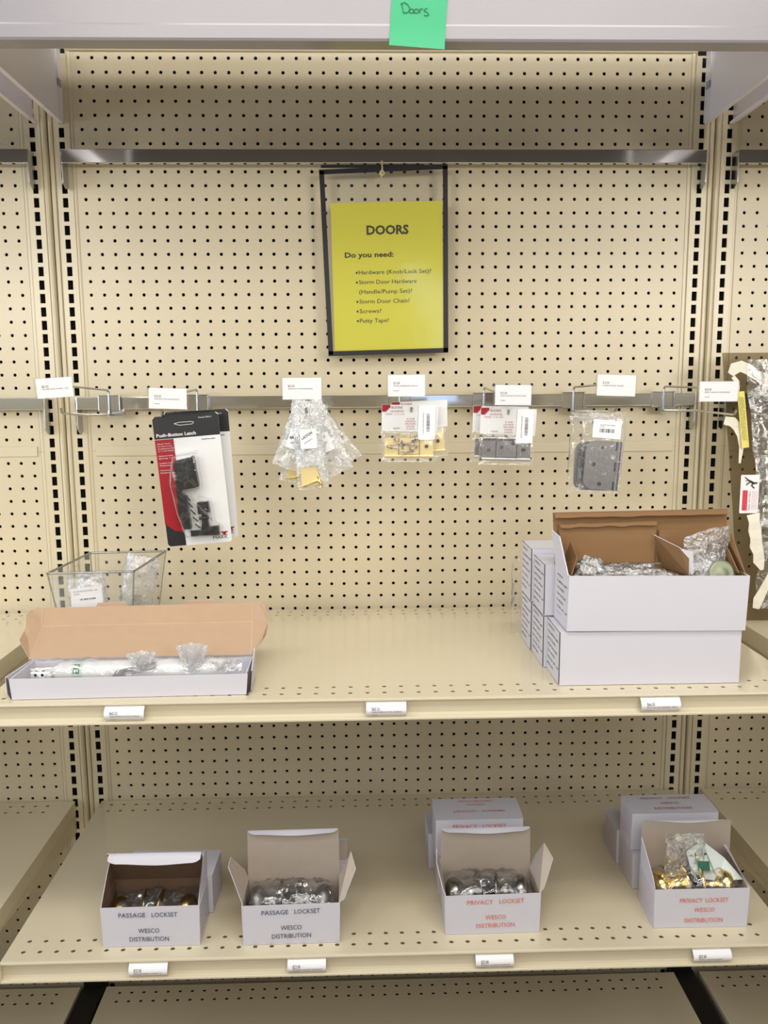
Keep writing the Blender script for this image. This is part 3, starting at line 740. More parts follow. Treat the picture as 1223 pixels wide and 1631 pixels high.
def hinge_pack(label, ox, oy, oz, metal, rot, front, screws, top_knuckle):
    """origin = hanging point at the top; header card then a clear bag with a mobile-home hinge"""
    t = thing('hinge_package', label, 'bagged hinge', (ox, oy, oz), 'carded hinge bags', rot=(0, rot, 0))
    m = MB(); xa, xb = -1.95, 1.45
    m.slab([(xa, -.05, -1.68), (xb+.3, -.05, -1.75), (xb+.35, -.05, .02), (xa, -.05, .05)], .04, 0, 0)
    m.move((ox, oy, oz)).build('header_card', CARDW, t)
    m = MB(); z = .04; xs_ = xa+.02; q = -.1
    st_ = [(xs_, z), (xs_, -.40), (xs_+.30, -.40), (xs_+.30, -.28), (xs_+.42, -.28), (xs_+.42, -.16), (xs_+.54, -.16), (xs_+.54, z)]
    flat(m, list(reversed(st_)), q); m.move((ox, oy, oz)).build('red_corner', RED, t)
    m = MB()
    m.text('BLEVINS', (-1.3, q, -.2), .15, .72); m.text('NO MORTISE', (-1.35, q, -.43), .11, .85); m.text('HINGE   3  X 1-3/4', (-1.7, q, -.61), .09, 1.25)
    for i, s in enumerate(['4 5/8', 'LOW BACK', 'MFD HOME', 'DOORS', '2 PCS']): m.text(s, (-.05, q, -.92-i*.17), .10, .28+.05*len(s), align='C')
    m.move((ox, oy, oz)).build('red_lettering', INKRED, t)
    m = MB(); m.tube([(-1.2, q, -1.5), (-.75, q, -1.5)], .014, 5); m.move((ox, oy, oz)).build('staple', INKGREY, t)
    # hinge
    x0, x1, z0, z1 = -1.75, 1.5, -3.25, -2.15
    hg = MB()
    plate(hg, [(x0, z0), (x1, z0), (x1, z1), (x0, z1)], .02, .08)
    plate(hg, [(x0+.95, z0+.05), (x1-.93, z0+.05), (x1-.93, z1-.02), (x0+.95, z1-.02)], -.06, .0)
    kn = MB()
    for a, b_ in ((x0, x0+.93), (x0+.97, x1-.95), (x1-.91, x1)): kn.tube([(a, -.03, z0-.1), (b_, -.03, z0-.1)], .1, 10)
    if top_knuckle:
        for a, b_ in ((x0+.1, x0+.9), (x0+.95, x1)): kn.tube([(a, -.03, z1+.2), (b_, -.03, z1+.2)], .09, 10)
    hp = hg.move((ox, oy, oz)).build('hinge', metal, t)
    kn.move((ox, oy, oz)).each('knuckle', metal if metal is BRASSL else BRIGHTN, hp)
    gp = MB(); gp.box(x0+.93, x0+.97, -.065, -.0, z0, z1); gp.box(x1-.95, x1-.91, -.065, 0, z0, z1); gp.move((ox, oy, oz)).each('leaf_gap', HOLEM, hp)
    m = MB()
    for a, b_ in ((x0+.45, -2.75), (x0+1.3, -2.55), (x1-1.2, -2.3), (x1-.45, -2.7)):
        m.tube([(a, -.075, b_), (a, -.05, b_)], .12, 12)
    m.move((ox, oy, oz)).each('screw_hole', HOLEM, hp)
    if screws:
        rnd = random.Random(5)
        m = MB()
        for i in range(11):
            cx = -.45+rnd.uniform(-.75, .7); cz = -2.75+rnd.uniform(-.35, .35); a = rnd.uniform(0, PI); L_ = .38
            p0 = (cx-math.cos(a)*L_, -.16-.03*(i % 3), cz-math.sin(a)*L_*.8); p1 = (cx+math.cos(a)*L_, -.16-.03*(i % 3), cz+math.sin(a)*L_*.8)
            m.tube([p0, p1], [.035, .05], 6); m.tube([p1, (p1[0]+.02, p1[1]-.02, p1[2]+.02)], [.11, .11], 8)
        sc_ = m.move((ox, oy, oz)).build('loose_screws', STEEL, t); sc_['kind'] = 'stuff'
    b = bag_mesh(ox-2.0, ox+1.72, oz-3.75, oz-1.55, oy-.02, .24, 3+ox, .05, 20, 14); b.build('bag', FILM, t)
    if front:
        m = MB(); m.slab([(.45, -.14, -2.28), (1.58, -.14, -2.22), (1.6, -.14, .0), (.5, -.14, .0)], .02, 0, 0); st2 = m.move((ox, oy, oz)).build('price_sticker', PAPER, t)
        m = MB(); barcode(m, 1.02, -.55, 1.15, .22, True, 4, -.15); m.text('BRASS MORTISE HINGE', (.85, -.15, -1.9), .07, 1.45, ux=(0, 0, 1), uy=(-1, 0, 0)); m.move((ox, oy, oz)).build('barcode', INK, st2)
    return t
hinge_pack('front brass hinge bag with loose screws and red-cornered white header card', 23.85, YT+.1, -25.35, BRASSL, .012, True, True, False)
hinge_pack('rear brass hinge bag, its red corner card showing at the top of the front one', 24.5, YT+.75, -25.1, BRASSL, -.05, False, False, False)
hinge_pack('front nickel hinge bag with barcode sticker on its white header card', 30.42, YT+.05, -25.62, NICKEL, .03, True, False, True)
hinge_pack('rear nickel hinge bag, its red corner peeking out at the left', 30.0, YT+.7, -25.5, NICKEL, .02, False, False, False)

def zip_hinge(label, ox, oy, oz, rot, front):
    t = thing('hinge_package', label, 'bagged hinge', (ox, oy, oz), 'zip bags of rounded hinges', rot=(0, rot, 0))
    L = (ox, oy, oz)
    b = bag_mesh(-1.6, 1.35, -5.5, 0, 0, .3, 7+ox*3, .06, 20, 24); b.move(L).build('bag', FILM, t)
    m = MB(); m.tube([(-1.7, -.05, -.35), (1.55, -.08, -.42)], .06, 8); m.tube([(-1.7, -.05, -.5), (1.55, -.08, -.57)], .04, 8); m.move(L).build('zip_seal', FILMW, t)
    # rounded leaf hinge
    P = [(.95, -5.3), (.95, -2.0), (-.55, -2.0)]
    for i in range(6): a = PI/2+PI/2*i/5; P.append((-.55+.65*math.cos(a), -2.65+.65*math.sin(a)))
    for i in range(6): a = PI+PI/2*i/5; P.append((-.55+.65*math.cos(a), -4.65+.65*math.sin(a)))
    m = MB(); plate(m, list(reversed(P)), -.1, -.02)
    for k_, (a, b_) in enumerate(((-2.0, -2.6), (-2.65, -3.3), (-3.35, -4.0), (-4.05, -4.65), (-4.7, -5.3))): m.tube([(1.05, -.08, a), (1.05, -.08, b_)], .13, 10)
    h = m.move(L).build('hinge', NICKEL, t)
    m = MB()
    for a, b_ in ((-.1, -2.4), (-.6, -3.6), (-.1, -4.9)): m.tube([(a, -.125, b_), (a, -.1, b_)], .14, 12)
    for a in (-2.32, -3.7, -5.0): m.box(.8, .88, -.125, -.1, a-.3, a+.3)
    m.move(L).each('screw_hole', HOLEM, h)
    if front:
        m = MB(); m.slab([(-.95, -.38, -1.78), (.95, -.38, -1.82), (.93, -.38, -.62), (-.97, -.38, -.58)], .02, 0, 0); lb = m.move(L).build('paper_label', PAPER, t)
        m = MB(); m.text('SILVER DOOR HINGE', (-.5, -.39, -.98), .08, 1.0); m.text('070138', (-.5, -.39, -1.09), .06, .3); barcode(m, -.5, -1.18, 1.0, .26, False, 9, -.39); m.move(L).build('barcode', INK, lb)
zip_hinge('front zip bag holding a rounded satin nickel hinge, with a barcode label', 36.95, YT+.0, -25.8, .07, True)
zip_hinge('rear zip bag holding a rounded nickel hinge, half hidden by the front one', 36.3, YT+.8, -25.9, .03, False)

# ================================================================ CLEAR BIN
def clear_bin():
    t = thing('clear_bin', 'clear acrylic bin with bagged parts at the back left of the middle shelf', 'bin', (2.6, -7.4, ZMID))
    zt, zb = -36.42, ZMID+.02
    top = [(-.75, -10.45), (4.95, -10.1), (5.45, -2.9), (-.15, -3.3)]; bot = [(-.25, -9.3), (4.3, -9.1), (4.75, -3.7), (.2, -3.9)]
    T = [Vector((x, y, zt)) for x, y in top]; B_ = [Vector((x, y, zb)) for x, y in bot]
    m = MB()
    for i in range(4):
        j = (i+1) % 4; m.slab([B_[i], B_[j], T[j], T[i]], .07, 0, 0)
    m.slab([B_[3], B_[2], B_[1], B_[0]], .07, 0, 0); m.build('walls', ACRYL, t)
    m = MB()
    for i in range(4): m.tube([T[i], T[(i+1) % 4]], .085, 8)
    m.build('rim', EDGEAC, t)
    m = MB()
    for i in range(4): m.tube([B_[i], T[i]], .05, 6)
    m.each('corner_edge', EDGEAC, t)
    for k_, (x, y, z, w, h, r, lb) in enumerate([(1.2, -7.6, ZMID+.3, 2.7, 4.3, -.1, 'bag of small parts with two white labels inside the clear bin'), (3.3, -5.6, ZMID+.3, 2.4, 5.4, .22, 'tall crumpled bag inside the clear bin, against its right side'), (.6, -5.0, ZMID+.3, 1.9, 4.0, -.06, 'plain bag at the left rear inside the clear bin')]):
        q = thing('parts_bag', lb, 'clear bag', (x, y, z), 'bags inside the clear bin', rot=(0, r, 0))
        bag_mesh(x-w/2, x+w/2, z, z+h, y, .6, 21+k_, .16, 20, 22).build('film', FILMW, q)
        if k_ == 0:
            m = MB(); m.slab([(x-.9, y-.75, z+2.5), (x+1.3, y-.75, z+2.5), (x+1.3, y-.75, z+3.6), (x-.9, y-.75, z+3.6)], .02, 0, 0)
            m.slab([(x-.95, y-.78, z+2.1), (x+1.25, y-.78, z+2.1), (x+1.25, y-.78, z+2.9), (x-.95, y-.78, z+2.9)], .02, 0, 0); l_ = m.build('paper_label', PAPER, q)
            m = MB(); m.text('TRI SEE PATIO SCREEN - ADJ', (x-.7, y-.76, z+3.3), .09, 1.7); m.text('070384', (x-.7, y-.76, z+3.12), .08, .4); barcode(m, x-.3, z+2.82, 1.1, .12, False, 3, y-.79); m.build('barcode', INK, l_)
        else:
            m = MB(); m.box(x-.3, x+.45, y-.12, y+.1, z+.4, z+2.4); m.build('grey_part', NICKEL, q)
clear_bin()

# ================================================================ TRAY CARTON (long, open, tan inside)
def tray():
    L = (.32, -19.7, ZMID); t = thing('tray_carton', 'long shallow white carton with tan lid folded open, on the middle shelf', 'box', (7.0, -18, ZMID))
    x0, x1, y0, y1, z = .32, 13.68, -19.72, -16.25, ZMID+.03; h = 1.24
    y0r = -19.45
    m = MB()
    m.slab([(x0, y0, z), (x1, y0r, z), (x1+.12, y0r-.03, z+h), (x0-.1, y0-.02, z+h)], .07, 0, 1)
    m.slab([(x1, y0r, z), (x1, y1, z), (x1, y1, z+h), (x1+.05, y0r, z+h)], .07, 0, 0)
    m.slab([(x0, y1, z), (x0, y0, z), (x0-.05, y0, z+h), (x0, y1, z+h)], .07, 0, 0)
    m.slab([(x1, y1, z), (x0, y1, z), (x0, y1, z+h), (x1, y1, z+h)], .07, 0, 1)
    m.slab([(x0, y1, z), (x1, y1, z), (x1, y0r, z), (x0, y0, z)], .05, 0, 1)
    m.build('tray', WCARD, t)
    # dark gap at the ends where the side panel bows out
    m = MB(); m.slab([(x0-.34, y0+.25, z+.25), (x0-.06, y0+.03, z+.02), (x0-.14, y0+.0, z+h-.02), (x0-.42, y0+.35, z+h-.05)], .04, 0, 0)
    m.slab([(x1+.03, y0r, z+.02), (x1+.22, y0r+.3, z+.15), (x1+.3, y0r+.5, z+h), (x1+.14, y0r, z+h)], .04, 0, 0)
    m.each('end_gap', BLACKPR, t)
    m = MB(); m.slab([(x0-.38, y0+.35, z+.2), (x0-.02, y1, z+.0), (x0+.0, y1, z+h+.05), (x0-.4, y0+.35, z+h)], .06, 0, 0)
    m.slab([(x1+.25, y0r+.4, z+.1), (x1+.15, y1, z+.05), (x1+.15, y1, z+h+.55), (x1+.3, y0r+.5, z+h)], .06, 0, 0)
    m.each('end_flap', WCARD, t)
    # lid leaning back
    A = Vector((x0-.28, y1, z+h+.02)); B_ = Vector((x1-.1, y1, z+h+.08))
    C_ = Vector((13.36, -13.45, -39.12)); D = Vector((-.12, -13.45, -39.22))
    E_ = Vector((13.34, -13.05, -37.95)); F = Vector((-.13, -13.05, -38.12))
    m = MB(); m.slab([B_, A, D, C_], .07, 0, 1); m.build('lid', [WCARD, TANCARD], t)
    m = MB(); m.slab([C_, D, F, E_], .07, 0, 1)
    for a, b_ in ((.25, .40), (.68, .82)):
        p = F.lerp(E_, a); q = F.lerp(E_, b_); m.slab([q, p, p+Vector((.15, 0, .26)), q+Vector((-.12, 0, .26))], .07, 0, 1)
    m.build('tuck_flap', [WCARD, TANCARD], t)
    m = MB()
    m.slab([A, A+Vector((-.95, 1.0, .85)), D+Vector((-1.05, -.35, -.25)), D+Vector((-.85, -.05, .35)), D], .07, 0, 1)
    m.slab([D, D+Vector((-.95, -.25, .05)), D+Vector((-.95, -.1, .75)), F+Vector((-.75, 0, -.12)), F+Vector((-.35, 0, .02)), F], .07, 0, 1)
    m.slab([C_+Vector((1.0, -.1, -.1)), C_+Vector((.9, -.7, -.75)), B_+Vector((.55, .6, .55)), B_, C_], .07, 0, 1)
    m.slab([E_+Vector((.4, 0, .03)), E_+Vector((.75, 0, -.1)), C_+Vector((.98, 0, .6)), C_+Vector((.95, -.05, .05)), C_, E_], .07, 0, 1)
    m.each('side_flap', [WCARD, TANCARD], t)
    o_ = Vector((0, -.085, .02))
    m = MB()
    for a, b_ in ((D, C_), (A, D), (D, F), (B_, C_), (C_, E_)): m.tube([a+o_, b_+o_], .022, 6)
    m.build('fold_crease', mat('creased_kraft', c(214, 190, 164), .8), t)
tray()
t = thing('door_closer', 'white storm door closer tube lying in the long tray carton', 'door closer', (7, -17.9, ZMID+.1))
zc = ZMID+.95
m = MB(); m.lathe([(0, 0), (0, .35), (.3, .45), (.5, .62), (4.4, .63), (8.6, .62), (9.9, .60), (10.4, .45), (10.6, 0)], (2.0, -17.7, zc), (1, 0, .01)); m.build('tube', WPLAST, t)
m = MB(); m.box(.95, 2.1, -18.5, -17.6, zc-.1, zc+.28); m.build('end_bracket', WPLAST, t, bevel=.06)
m = MB()
for x in (1.25, 1.65): m.tube([(x, -18.3, zc+.27), (x, -18.3, zc+.3)], .09, 10); m.tube([(x, -18.51, zc+.1), (x, -18.5, zc+.1)], .09, 10)
m.each('bracket_hole', BLACKPR, t)
m = MB(); m.lathe([(0, .637), (.62, .637)], (3.25, -17.7, zc), (1, 0, .01)); m.build('label_band', mat('pale_green_label', c(206, 226, 214), .5), t)
m = MB()
for s, o in (('ELI', .0), ('S', -.5)):
    def wr(p):
        a = (p.z)/.645
        return Vector((p.x, -17.7-.645*math.cos(a), zc+.645*math.sin(a)))
    m.text(s, (3.72, 0, .1+o), .36, ux=(0, 0, 1), uy=(-1, 0, 0), bold=.02, warp=wr)
m.build('label_lettering', GREENP, t)
m = MB(); 
m.slab([(5.6, -18.5, zc-.15), (8.2, -18.5, zc+.45), (8.25, -18.3, zc+.75), (5.9, -18.3, zc+.25)], .05, 0, 0)
tag(m.build('jamb_bracket', NICKEL, loc=(7, -18.4, zc)), 'grey metal bracket on top of the white closer tube', 'bracket')
q = thing('packing_bag', 'crinkled clear bag wrapped around the closer in the long tray carton', 'clear bag', (7, -18, ZMID+.2))
def wrapf(u, v):
    x = .9+12.4*u; a = -.5+2.9*v
    r = .78+.10*noise.noise(Vector((x*2.2, v*6, 3)))+.35*max(0, noise.noise(Vector((x*1.1, 2, 8))))*v
    return (x, -17.7-r*math.cos(a)*1.05, zc+r*math.sin(a)*.95)
MB().surf(wrapf, 90, 16).build('film', FILML, q)
def ruffle(xc, w, h, sd):
    m = MB()
    for k_ in range(3):
        m.surf(lambda u, v: (xc+(u-.5)*w*(.45+.55*v)+.12*noise.noise(Vector((u*4, v*3, sd+k_))), -18.45+.25*k_+.25*math.sin(u*9+k_*2)*(.3+v), zc+.15+h*v+.15*noise.noise(Vector((u*7, 1, sd+k_)))), 22, 8)
    return m
RUF = film('gathered_film', frost=.30, crease=.65, scale=60, gloss=.15)
ruffle(10.4, 1.9, 1.55, 5).build('gathered_end', RUF, q)
ruffle(7.4, 1.7, 1.1, 15).build('gathered_middle', RUF, q)
ruffle(12.2, 1.8, .55, 25).build('gathered_tail', RUF, q)

# ================================================================ BIG WHITE CARTONS
SIDE = ['ELE-PEWTER OUT', 'WITH ALUMDOOR FULL MORT', 'PRIVACY CYLINDERS', 'BACKSET 2-3/8" BULLET', 'LOCK - ONE LATCH', 'FOR DOOR 1-3/8" - 1-3/4"', 'MADE IN CHINA']
def side_text(m, x, y0, y1, z0, z1, n=7, mi=0, cap=.13):
    """text on a left face (normal -x): runs from the back towards the front"""
    for i, s in enumerate(SIDE[:n]):
        z = z1-(i+1)*(z1-z0)/(n+1.2)
        m.text(s, (x-.012, y1-.25, z), cap, min(y1-y0-.4, .118*len(s)), ux=(0, -1, 0), uy=(0, 0, 1), mi=mi, bold=.01)
def closed_carton(name, label, x0, y0, z0, w, d, h, group, ang=0, seam=True, st=True, toptxt=None):
    t = thing(name, label, 'box', (x0+w/2, y0+d/2, z0), group, rot=(0, 0, ang))
    m = MB(); g = .02
    m.box(x0, x0+w, y0, y0+d, z0+g, z0+h-.03); b = m.build('body', WCARD, t, bevel=.03)
    m = MB()
    def lidf(u, v): return (x0+w*u, y0+d*v, z0+h-.02+.05*math.sin(PI*u)*math.sin(PI*v))
    m.surf(lidf, 8, 4); m.build('lid', WCARD, t)
    if seam:
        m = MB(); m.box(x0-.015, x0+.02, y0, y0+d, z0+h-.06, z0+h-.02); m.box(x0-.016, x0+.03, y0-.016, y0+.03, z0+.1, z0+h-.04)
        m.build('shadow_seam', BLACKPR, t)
    if st:
        m = MB(); side_text(m, x0-.004, y0, y0+d, z0, z0+h); m.build('side_printing', INKGREY, t)
    return t
X0 = 32.0
closed_carton('lock_carton', 'closed white carton at the front of the stack, under the open one', 32.08, -18.85, ZMID, 10.85, 3.25, 3.33, 'closed white cartons in the big stack')
closed_carton('lock_carton', 'lower white carton in the second row of the big stack', 31.85, -15.5, ZMID, 10.85, 3.2, 3.33, 'closed white cartons in the big stack')
closed_carton('lock_carton', 'upper white carton in the second row of the big stack', 31.85, -15.5, ZMID+3.36, 10.85, 3.15, 3.33, 'closed white cartons in the big stack')
closed_carton('lock_carton', 'lower white carton in the rearmost row of the big stack', 31.75, -12.2, ZMID, 10.85, 3.2, 3.4, 'closed white cartons in the big stack')
closed_carton('lock_carton', 'upper white carton in the rearmost row of the big stack', 31.7, -12.2, ZMID+3.43, 10.85, 3.15, 3.6, 'closed white cartons in the big stack')

def open_big():
    t = thing('open_lock_carton', 'open white carton with brown inside and bubble wrap, topmost at the front of the stack', 'box', (37.7, -17.4, -38.4))
    x0, x1, y0, y1, z0, z1 = 32.45, 43.05, -19.0, -15.75, -38.40, -35.08
    m = MB()
    m.slab([(x0, y0, z0), (x1, y0, z0-.1), (x1+.08, y0-.05, z1-.12), (x0+.05, y0-.05, z1)], .1, 0, 1)
    m.slab([(x0, y1, z0), (x0, y0, z0), (x0+.05, y0-.05, z1), (x0, y1, z1)], .1, 0, 1)
    m.slab([(x1, y0, z0-.1), (x1, y1, z0-.1), (x1, y1, z1), (x1+.08, y0-.05, z1-.12)], .1, 0, 1)
    m.slab([(x1, y1, z0), (x0, y1, z0), (x0, y1, z1), (x1, y1, z1)], .1, 0, 1)
    m.slab([(x0, y1, z0), (x1, y1, z0-.1), (x1, y0, z0-.1), (x0, y0, z0)], .08, 0, 1)
    m.build('carton_body', [WCARD, BCARD], t)
    m = MB(); side_text(m, x0+.02, y0, y1, z0, z1-.1); m.build('side_printing', INKGREY, t)
    # lid standing at the back
    xl, xr = 32.42, 43.2; yl = -15.6; zt = -31.9
    m = MB(); m.slab([(xr, yl+.1, z1), (xl, yl+.1, z1), (xl-.1, yl+.4, zt), (xr+.05, yl+.4, zt+.12)], .1, 0, 1); m.build('lid', [WCARD, BCARD], t)
    m = MB()
    def tuck(u, v):
        a = v*1.5; x = xl-.05+(xr-xl)*u
        return (x, yl+.32-.42*math.sin(a), zt-.02+.12*u-.28*(1-math.cos(a))+.05*noise.noise(Vector((x*.8, v, 3)))*v)
    m.surf(tuck, 40, 6); m.build('lid_tuck', BCARD, t)
    m = MB(); yy = yl-.03
    m.slab([(32.75, yy-.3, z1+.1), (38.55, yy-.3, z1+.1), (38.75, yy+.05, zt-.55), (32.65, yy+.05, zt-.7)], .06, 1, 1)
    m.surf(lambda u, v: (32.7+6.0*u, yy+.04-.22*math.sin(v*1.5), zt-.7+.12*u-.2*(1-math.cos(v*1.5))+.07*noise.noise(Vector((u*7, v, 9)))), 30, 5, 1)
    m.slab([(39.0, yy-.2, z1+.1), (41.9, yy-.2, z1+.1), (42.0, yy+.05, zt-1.05), (38.9, yy+.05, zt-1.1)], .06, 1, 1)
    m.each('inner_insert', [WCARD, BCARD], t)
    m = MB()
    m.slab([(x0, y1, z1), (x0, y0+.1, z1), (x0-.12, -17.1, -33.1), (x0-.3, -15.8, -32.9)], .06, 0, 1)
    m.build('left_flap', [WCARD, BCARD], t)
    m = MB(); m.slab([(x0+.35, y1-.1, z1), (x0+.25, y0+.3, z1), (x0+.75, -17.9, -34.2), (x0+.8, -16.1, -33.6)], .06, 1, 1); m.build('left_inner_flap', [WCARD, BCARD], t)
    m = MB(); m.slab([(39.9, -18.2, z1-.2), (39.1, -16.0, z1-.2), (38.5, -15.9, -33.25), (39.5, -17.6, -33.75), (39.9, -18.1, -34.3)], .06, 0, 1)
    m.build('divider_flap', [WCARD, BCARD], t)
    m = MB(); m.slab([(39.55, -17.7, -33.8), (40.4, -17.3, -34.1), (40.25, -17.9, z1-.2), (39.95, -18.25, z1-.2)], .03, 0, 0); m.build('divider_edge', WCARD, t)
    m = MB()
    m.slab([(x1+.02, y0+.4, z1-.05), (x1, y1, z1-.05), (x1-.3, -15.9, -32.85), (x1-.05, -16.8, -33.2)], .06, 1, 1)
    m.slab([(x1-.35, y0+.4, z1-.05), (x1-.35, y1, z1-.05), (x1-.6, -16.2, -33.6), (x1-.5, -17.4, -33.95)], .06, 1, 1)
    m.each('right_flap', [WCARD, BCARD], t)
open_big()
def wad(m, cx, cy, cz, rx, ry, rz, sd, nu=56, nv=34, amp=.22):
    def fn(u, v):
        a = 2*PI*u; b = PI*v; d = Vector((math.cos(a)*math.sin(b), math.sin(a)*math.sin(b), math.cos(b)))
        k_ = 1+amp*noise.noise(d*2.2+Vector((sd, 0, 0)))+amp*.6*noise.noise(d*7+Vector((0, sd, 0)))+amp*.25*noise.noise(d*18+Vector((0, sd, 0)))
        return (cx+rx*d.x*k_, cy+ry*d.y*k_, cz+rz*d.z*k_)
    m.surf(fn, nu, nv)
q = thing('bubble_wrap', 'tall bundle of bubble wrap at the right end of the open brown carton', 'bubble wrap', (41, -17.2, -38))
m = MB()
def sheet(u, v):
    x = 39.9+2.75*u+.15*noise.noise(Vector((u*5, v*5, 1))); z = -35.4+2.85*v*(.75+.25*math.sin(min(1, u*1.5)*PI/2))
    return (x, -17.1-.5*math.sin(u*PI)+.14*noise.noise(Vector((x*2.4, z*2.4, 4)))+.07*noise.noise(Vector((x*7, z*7, 4))), z+.08*noise.noise(Vector((x*2, 5, 4))))
m.surf(sheet, 50, 50); m.build('standing_sheet', BUBBLE, q)
m = MB(); wad(m, 41.3, -17.4, -35.6, 1.35, .7, 1.3, 4); m.build('wad', BUBBLE, q)
q = thing('bubble_wrap', 'low rumpled bubble wrap along the left half of the open brown carton', 'bubble wrap', (35.5, -17.4, -38))
m = MB(); wad(m, 34.1, -17.6, -35.3, 1.1, .8, .95, 9, amp=.3); m.build('left_lump', BUBBLE, q)
m = MB(); wad(m, 36.6, -17.5, -35.6, 2.6, 1.0, .85, 13, amp=.3); m.build('right_lump', BUBBLE, q)
t = thing('lock_part', 'round greenish brass lock rose wrapped at the right end of the open carton', 'lock part', (41.9, -18, -36.5))
m = MB(); m.lathe([(0, .25), (0, .8), (.1, .8), (.16, .62), (.08, .45), (.2, .3), (.2, .0)], (41.85, -18.1, -35.25), (0, -1, .35)); m.build('rose', mat('tarnished_brass', (.26, .28, .19, 1), .45, .5), t)
q = thing('parts_bag', 'clear bag standing behind the left rear of the big carton stack', 'clear bag', (32.3, -8.2, ZMID))
bag_mesh(31.1, 34, ZMID+.05, ZMID+6.2, -8.4, .4, 77, .12).build('film', FILM, q)

# ================================================================ LOCKSET BOXES
W_, D_, H_ = 5.88, 3.0, 2.64
def front_text(kind, x, y, z, w, h, ux=(1, 0, 0), uy=(0, 0, 1), spread=False, only_top=False, cx=.5):
    m = MB(); o = Vector((x, y, z)); U = Vector(ux); V_ = Vector(uy)
    k = kind.upper(); c0 = o+U*(w*cx)
    h1, h2, h3 = (.80, .38, .17) if not spread else (.70, .43, .16)
    gap = 0
    m.text(k, c0-U*(1.78 if not spread else 1.55)+V_*(h*h1-.12), .29, 1.62 if not spread else 1.42, ux, uy)
    m.text('LOCKSET', c0+U*(.22 if not spread else .06)+V_*(h*h1-.12), .29, 1.55 if not spread else 1.42, ux, uy)
    if not only_top:
        m.text('WESCO', c0+V_*(h*h2-.06), .29, 1.28, ux, uy, 'C'); m.text('DISTRIBUTION', c0+V_*(h*h3-.06), .29, 2.38, ux, uy, 'C')
    return m
def side_stripes(m, x, y0, y1, z0, z1):
    for i in range(7):
        s = ['ADJUSTABLE LATCH', 'FITS DOORS 1-3/8', 'TO 1-3/4 THICK', 'BACKSET 2-3/8', 'EASY INSTALL', 'REVERSIBLE', 'MADE IN CHINA'][i]
        m.text(s, (x-.012, y1-.2, z1-.45-i*.29), .14, y1-y0-.5, ux=(0, -1, 0), uy=(0, 0, 1))
def lockset_box(label, x, y, z, ink, kind, inner, lid, flaps, ang=0, spread=False, right_txt=False, cx=.5, txt_tilt=.012):
    """open box: lid = (angle from vertical, tuck style), flaps = (left, right) outlines"""
    t = thing('lockset_box', label, 'box', (x+W_/2, y+D_/2, z), 'open lockset boxes', rot=(0, 0, ang))
    x1, y1, zt = x+W_, y+D_, z+H_
    T = .05
    m = MB()
    m.slab([(x, y, z+.02), (x1, y, z+.02), (x1+.05, y-.03, zt+.02), (x-.05, y-.03, zt-.02)], T, 0, 1)
    m.slab([(x, y1, z+.02), (x, y, z+.02), (x-.05, y-.03, zt-.02), (x, y1, zt)], T, 0, 1)
    m.slab([(x1, y, z+.02), (x1, y1, z+.02), (x1, y1, zt), (x1+.05, y-.03, zt+.02)], T, 0, 1)
    m.slab([(x1, y1, z+.02), (x, y1, z+.02), (x, y1, zt), (x1, y1, zt)], T, 0, 1)
    m.slab([(x, y1, z+.02), (x1, y1, z+.02), (x1, y, z+.02), (x, y, z+.02)], T*.3, 0, 1)
    m.build('carton_body', [WCARD, inner], t)
    la, ll, tk = lid
    s_, c_ = math.sin(la), math.cos(la)
    m = MB(); yt = y1+ll*s_; zl = zt+ll*c_
    m.slab([(x1, y1, zt), (x, y1, zt), (x+.04, yt, zl), (x1-.04, yt, zl)], T, 0, 1)
    m.build('lid', [WCARD, inner], t)
    m = MB()
    def tuckf(u, v):
        xx = x+.1+(W_-.2)*u; e = min(u, 1-u)*W_
        dep = tk*(1-.5*max(0, (.35-e))/.35)*v
        wob = .06*math.sin(u*7+1)
        if tk > .5: return (xx+.1, yt-.25*v*.5-.42*v, zl+.12*v*(1-v)-dep*.62*v+wob*v)
        return (xx, yt-dep*.9+.1*wob, zl+.02-dep*.55+wob*v)
    m.surf(tuckf, 24, 5); m.build('tuck_flap', WCARD, t)
    fl, fr = flaps
    m = MB()
    if fl: m.slab([(x, y1-.1, zt), (x, y+.05, zt)]+[(x+p[0], y+p[1], zt+p[2]) for p in fl], T*.7, 0, 1)
    if fr: m.slab([(x1, y+.05, zt), (x1, y1-.1, zt)]+[(x1+p[0], y+p[1], zt+p[2]) for p in fr], T*.7, 0, 1)
    m.each('side_flap', [WCARD, inner], t)
    front_text(kind, x, y-.045, z, W_, H_, (math.cos(txt_tilt), 0, math.sin(txt_tilt)), (0, -.012, 1), spread, cx=cx).build('front_lettering', ink, t)
    m = MB()
    if right_txt:
        for i in range(7): m.text(SIDE[i], (x1+.04, y+.25, zt-.4-i*.29), .12, D_-.6, ux=(0, 1, 0), uy=(0, 0, 1))
        m.build('side_printing', INKGREY, t)
    else:
        side_stripes(m, x-.03, y, y1, z, zt); m.build('side_printing', INKPINK, t)
    return t

